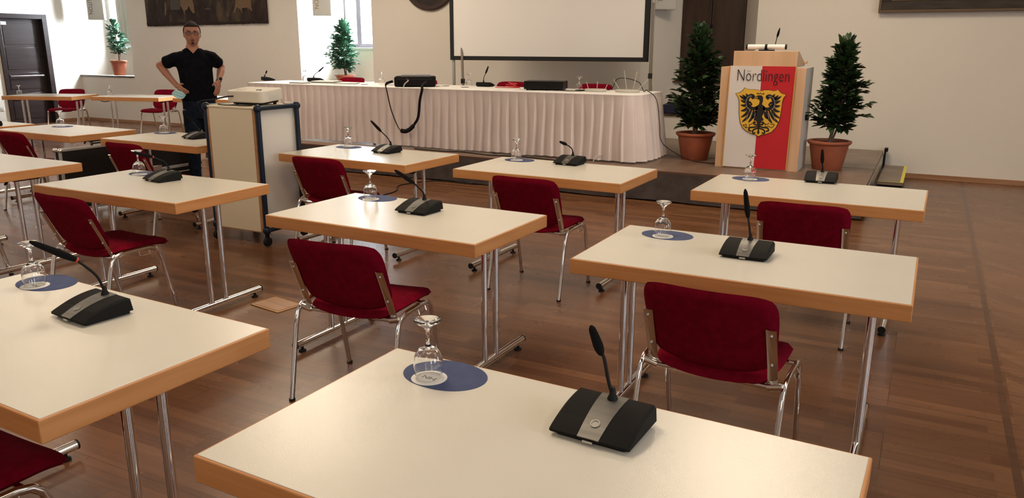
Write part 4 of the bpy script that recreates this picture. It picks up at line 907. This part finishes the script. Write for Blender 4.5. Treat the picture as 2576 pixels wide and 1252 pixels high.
# ================================================================ MAN
def man():
    r = thing('person', 'man in black v-neck t-shirt and dark jeans standing with both hands on his hips', 'person', (-6.745, 5.84, 0), 49.1); r.scale = (.985, .985, .985)
    body = MB()
    def ell_ring(cx, cy, z, rx, ry, n=28): return [(cx + rx * cos(2 * pi * k / n), cy + ry * sin(2 * pi * k / n), z) for k in range(n)]
    # torso (skin) slightly inside the shirt
    tor = [(0, .0, .92, .13, .10), (0, .0, 1.05, .148, .108), (0, -.005, 1.2, .146, .115), (-.005, 0, 1.35, .155, .105), (-.01, .005, 1.45, .165, .09), (-.012, .008, 1.52, .14, .075), (-.013, .006, 1.56, .075, .065), (-.013, .0, 1.60, .056, .058), (-.010, -.006, 1.67, .054, .062)]
    body.loft([ell_ring(*t_) for t_ in tor])
    # head with a face
    hc = Vector((-.006, -.012, 1.700)); hv = []; n1, m1 = 56, 44
    def g(x, s): return math.exp(-(x / s) ** 2)
    for i in range(m1 + 1):
        th = pi * i / m1; sz = -cos(th); rr = sin(th)
        for k in range(n1):
            a = 2 * pi * k / n1; sx, sy = rr * cos(a), rr * sin(a); fr = max(0, -sy)
            wx = .077 * (1 - .20 * max(0, -sz) ** 1.5); dy = .096 * (1 - .10 * max(0, -sz))
            wd_ = 1 + .13 * max(0, sz) * (1 - max(0, sz)) * 2.2; x = sx * wx * wd_; y = sy * dy * wd_; z = sz * (.120 if sz > 0 else .124)
            if sy < 0: y = -dy * wd_ * (fr ** .82) * 1.0
            if sz < -.2 and sy < 0: y -= .012 * min(1, (-sz - .2) * 2) * fr
            if sz < -.3 and sy > 0: y *= 1 - .25 * (-sz - .3)
            if sy < 0:
                y -= .020 * g(x, .011) * (g(z + .018, .017) + .45 * g(z - .004, .018)) 
                y -= .007 * g(abs(x) - .012, .008) * g(z + .026, .009)
                y += .010 * g(abs(x) - .031, .015) * g(z - .012, .012)
                y -= .005 * g(z - .034, .010) * g(x, .05)
                y -= .005 * g(x, .022) * g(z + .048, .008) + .004 * g(x, .020) * g(z + .066, .008)
                y -= .008 * g(x, .022) * g(z + .100, .016)
                y -= .004 * g(abs(x) - .042, .018) * g(z + .022, .022)
            hv.append(hc + Vector((x, y, z)))
    hf = []
    for i in range(m1):
        for k in range(n1):
            k2 = (k + 1) % n1; hf.append((i * n1 + k, i * n1 + k2, (i + 1) * n1 + k2, (i + 1) * n1 + k))
    body.add(hv, hf)
    for s in (-1, 1):   # ears
        body.ell((hc.x + s * .079, hc.y + .012, hc.z - .002), (.008, .018, .031), 14, 10)
        body.ell((hc.x + s * .074, hc.y + .010, hc.z - .006), (.012, .010, .018), 10, 8)
    # arms: shoulder, elbow, wrist
    J = {-1: [(-.185, .005, 1.455), (-.350, .13, 1.385), (-.200, -.035, 1.180)], 1: [(.165, .005, 1.465), (.258, .15, 1.365), (.212, -.045, 1.225)]}
    hands = {}
    for s, (sh, el, wr) in J.items():
        sh, el, wr = Vector(sh), Vector(el), Vector(wr)
        body.cap(sh, .052, sh.lerp(el, .55), .049); body.cap(sh.lerp(el, .5), .049, el, .037)
        body.cap(el, .038, el.lerp(wr, .35), .041); body.cap(el.lerp(wr, .3), .041, wr, .025)
        # hand: palm pressed on the hip, fingers forward (left in photo) / downward (right in photo)
        if s < 0: pd, side, out = Vector((.62, -.55, -.52)).normalized(), Vector((.25, -.45, .85)), Vector((-.85, -.45, .1))
        else: pd, side, out = Vector((-.20, -.28, -.93)).normalized(), Vector((-.65, -.72, .1)), Vector((.7, -.6, .1))
        side = (side - pd * side.dot(pd)).normalized()
        nrm = pd.cross(side).normalized()
        if nrm.dot(out) < 0: nrm = -nrm
        pc = wr + pd * .045
        Xh = Matrix((tuple(side) + (0,), tuple(pd) + (0,), tuple(nrm) + (0,), (0, 0, 0, 1))).transposed()
        body.ell((0, 0, 0), (.040, .052, .016), 18, 12, Matrix.Translation(pc) @ Xh)
        body.cap(wr, .024, pc, .020)
        lens = (.068, .078, .074, .058); rad = (.0085, .0088, .0084, .0075)
        for f in range(4):
            o_ = (1.5 - f) * .0195; b0 = pc + side * o_ + pd * (.042 - abs(f - 1.2) * .003)
            curl = (.08, .50, .55, .6)[f] if s < 0 else (.30, .34, .38, .42)[f]
            d = pd + side * (1.5 - f) * .05; q = b0; L3 = lens[f]
            for sgm, (fr_, rr0, rr1) in enumerate(((.46, 1, .95), (.31, .95, .88), (.23, .88, .78))):
                d = (d - nrm * curl * (.35 + .25 * sgm)).normalized(); q2 = q + d * L3 * fr_
                body.cap(q, rad[f] * rr0, q2, rad[f] * rr1, 10); q = q2
        t0 = wr + pd * .018 + side * .024; t1 = t0 + (pd * .5 + side * .7 - nrm * .2).normalized() * .036; t2 = t1 + (pd * .9 + side * .3 - nrm * .3).normalized() * .032
        body.cap(t0, .013, t1, .0105, 10); body.cap(t1, .0105, t2, .0085, 10); hands[s] = (wr, pd, pc)
    # legs inside the trousers
    for s in (-1, 1):
        body.cap((s * .085, 0, .93), .085, (s * .10, -.01, .50), .055); body.cap((s * .10, -.01, .50), .055, (s * .115, .02, .09), .036)
    o = body.build('body', 'skin', r); md = o.modifiers.new('r', 'REMESH'); md.mode = 'VOXEL'; md.voxel_size = .0058; sm_ = o.modifiers.new('s', 'SMOOTH'); sm_.factor = .5; sm_.iterations = 3; bake(o)
    # t-shirt
    st = MB()
    tor = [(.004, -.002, 1.030, .180, .126), (.002, -.004, 1.10, .176, .132), (-.004, -.010, 1.22, .166, .142), (-.008, -.006, 1.33, .172, .132), (-.012, .0, 1.41, .184, .120), (-.013, .006, 1.465, .180, .104), (-.013, .008, 1.515, .140, .086), (-.013, .006, 1.562, .082, .072)]
    st.loft([ell_ring(*t_) for t_ in tor])
    for s, (sh, el, wr) in J.items():
        sh, el = Vector(sh), Vector(el); d = el - sh
        a = sh - Vector((s * .06, 0, -.020)); st.cap(a, .060, sh, .064, 18)
        e1 = sh + d * (.62 if s < 0 else .60); st.tube([sh - d * .1, sh + d * .2, sh + d * .45, e1], [.066, .066, .065, .067], 20)
        st.cap((s * .13, .01, 1.44), .07, (s * .16, .015, 1.42), .058, 14)
    o2 = st.build('t_shirt', 'shirt_black', r); md = o2.modifiers.new('r', 'REMESH'); md.mode = 'VOXEL'; md.voxel_size = .009; sm_ = o2.modifiers.new('s', 'SMOOTH'); sm_.factor = .5; sm_.iterations = 4; bake(o2)
    for v in o2.data.vertices:
        c = v.co; k = noise.noise((c.x * 7, c.y * 7, c.z * 4)) * .006 + noise.noise((c.x * 20, c.y * 20, c.z * 9)) * .0025; c += v.normal * k
    # skin showing in the V neck
    vz = MB(); nv = 10; vs = []
    for j in range(nv + 1):
        t_ = j / nv; z = 1.565 - .055 * t_; wv = .052 * (1 - t_) + .001
        for i in range(9):
            u = -1 + 2 * i / 8; vs.append((-.013 + wv * u, -.083 - .024 * t_ + .018 * u * u * (1 - t_), z))
    vz.add(vs, [(j * 9 + i, j * 9 + i + 1, (j + 1) * 9 + i + 1, (j + 1) * 9 + i) for j in range(nv) for i in range(8)]); vz.build('neck_opening', 'skin', r, ang=80)
    # trousers
    tr_ = MB()
    tr_.loft([ell_ring(*t_) for t_ in [(0, 0, .84, .15, .10), (0, 0, .92, .168, .115), (0, 0, 1.0, .166, .118), (0, 0, 1.075, .158, .115)]])
    for s in (-1, 1):
        tr_.cap((s * .080, 0, .90), .095, (s * .098, -.01, .52), .068, 18); tr_.tube([(s * .098, -.01, .55), (s * .105, 0, .3), (s * .112, .01, .06)], [.067, .062, .058], 18)
    o3 = tr_.build('jeans', 'denim', r); md = o3.modifiers.new('r', 'REMESH'); md.mode = 'VOXEL'; md.voxel_size = .010; sm_ = o3.modifiers.new('s', 'SMOOTH'); sm_.factor = .5; sm_.iterations = 3; bake(o3)
    for v in o3.data.vertices:
        c = v.co; c += v.normal * (noise.noise((c.x * 14, c.y * 14, c.z * 12)) * .005)
    MB().loft([ell_ring(0, -.001, z, .169, .121) for z in (1.035, 1.07)]).build('belt', 'leather', r)
    for s in (-1, 1):
        sh_ = MB(); sh_.loft([[(s * .115 + (x * .048 * k2), -.05 + y * .135 * k2, z) for x, y in [(cos(2 * pi * q / 24), sin(2 * pi * q / 24)) for q in range(24)]] for z, k2 in ((0, .98), (.02, 1), (.05, .9))])
        sh_.ell((s * .113, .02, .06), (.045, .065, .045), 16, 10); sh_.build('shoe', 'leather', r)
    # hair cap
    hr = MB(); hv = []; hf = []; n1 = 48; mm_ = 20
    for side in (0, 1):
        for i in range(mm_ + 1):
            for k in range(n1):
                a = 2 * pi * k / n1; sy = sin(a)
                low = -.30 if sy > .15 else (.05 if sy > -.25 else .60)       # hairline: low at nape, sides above ears, high at the forehead
                if -.25 < sy <= .15: low = .05 + (.10 - sy) * .25
                lo_ = math.asin(low); el_ = pi / 2 - (pi / 2 - lo_) * i / mm_
                thk = (.010 + .005 * max(0, sin(el_)) + .008 * max(0, -sy) * max(0, sin(el_)) + .004 * noise.noise((a * 3, el_ * 6, 1))) if side == 0 else .001
                if i == mm_: thk = .003
                sE = max(0, sin(el_)); wd_ = 1 + .13 * sE * (1 - sE) * 2.2; hv.append(hc + Vector(((.077 * wd_ + thk * .75) * cos(el_) * cos(a), (.096 * wd_ + thk * .85) * cos(el_) * sy, (.120 + thk * .8) * sin(el_))))
    B_ = (mm_ + 1) * n1
    for i in range(mm_):
        for k in range(n1):
            k2 = (k + 1) % n1; hf.append((i * n1 + k, (i + 1) * n1 + k, (i + 1) * n1 + k2, i * n1 + k2)); hf.append((B_ + i * n1 + k, B_ + i * n1 + k2, B_ + (i + 1) * n1 + k2, B_ + (i + 1) * n1 + k))
    for k in range(n1): k2 = (k + 1) % n1; hf.append((mm_ * n1 + k, B_ + mm_ * n1 + k, B_ + mm_ * n1 + k2, mm_ * n1 + k2))
    hr.add(hv, hf).build('hair', 'hair', r, ang=80)
    fy = hc.y - .096
    for s in (-1, 1):
        MB().ell((hc.x + s * .031, fy + .011, hc.z + .011), (.0125, .010, .0075), 14, 8).build('eye', 'eye_white', r)
        MB().ell((hc.x + s * .031, fy + .002, hc.z + .011), (.0052, .0025, .0055), 12, 8).build('iris', 'leather', r)
        MB().tube([(hc.x + s * .014, fy - .004, hc.z + .030), (hc.x + s * .030, fy - .006, hc.z + .034), (hc.x + s * .047, fy + .004, hc.z + .030)], [.002, .0032, .0018], 8).build('eyebrow', 'hair', r)
    g_ = MB()
    for s in (-1, 1):
        cx = hc.x + s * .032; ring = [(cx + (.026) * cos(2 * pi * k / 24), fy - .010 + .010 * ((cos(2 * pi * k / 24) * s + 1) / 2) ** 2, hc.z + .008 + .0155 * (abs(sin(2 * pi * k / 24)) ** .7) * (1 if sin(2 * pi * k / 24) > 0 else -1)) for k in range(25)]
        g_.tube(ring, .0024, 6, caps=False); g_.tube([(cx + s * .026, fy + .0, hc.z + .014), (hc.x + s * .078, fy + .04, hc.z + .012), (hc.x + s * .083, fy + .10, hc.z + .008)], .0017, 6)
    g_.tube([(hc.x - .007, fy - .010, hc.z + .012), (hc.x + .007, fy - .010, hc.z + .012)], .0017, 6); g_.build('glasses', 'leather', r)
    MB().ell((hc.x, fy - .007, hc.z - .052), (.021, .0075, .0055), 16, 8).ell((hc.x, fy - .0065, hc.z - .0665), (.017, .008, .006), 16, 8).build('lips', 'lips', r)
    MB().ell((hc.x, fy - .0095, hc.z - .0595), (.0155, .006, .0048), 16, 8).build('mouth', 'mouth_dark', r)
    MB().ell((hc.x, fy - .008, hc.z - .088), (.014, .008, .010), 14, 8).build('goatee', 'hair', r)
    # wrist watch on the arm at the right of the picture
    wr, pd, pc = hands[1]; el = Vector(J[1][1]); ax = (wr - el).normalized(); c0 = wr - ax * .012
    w1 = MB().tube([c0 - ax * .009, c0 + ax * .009], .0305, 20).build('watch', 'steel', r)
    ov = Vector((.35, -.9, .1)); ov = (ov - ax * ov.dot(ax)).normalized(); MB().tube([c0 + ov * .026, c0 + ov * .036], .018, 20).build('watch_face', 'black_plastic', w1)
    # mask hanging from the hand at the left of the picture
    return r, hands
pr_, hands = man()
wr, pd, pc = hands[-1]
Xm = Matrix.Translation((-6.745, 5.84, 0)) @ Matrix.Rotation(RAD(49.1), 4, 'Z')
base = pc + pd * .03 + Vector((-.035, .0, -.060))
o = thing('face_mask', 'light turquoise face mask dangling from the hand of the man', 'mask', tuple(Xm @ base), 49.1)
vs = []; nx = 12; nz = 8
for j in range(nz + 1):
    for i in range(nx + 1):
        u = i / nx - .5; v = j / nz - .5; e_ = (1 - (2 * abs(u)) ** 3) ; vs.append((u * .115 + v * .02, -.02 - .022 * cos(u * 3) - .006 * sin(j * 2.2), v * .075 * (.35 + .65 * e_) - u * .045))
MB().add(vs, [(j * (nx + 1) + i, j * (nx + 1) + i + 1, (j + 1) * (nx + 1) + i + 1, (j + 1) * (nx + 1) + i) for j in range(nz) for i in range(nx)]).build('mask_cloth', 'mask_cloth', o, ang=80)
MB().tube(curve_pts([(-.05, -.03, .02), (-.02, -.03, .05), (.02, -.02, .055), (.05, -.03, .0)], 5), .0009, 5).build('ear_loop', 'paper', o)
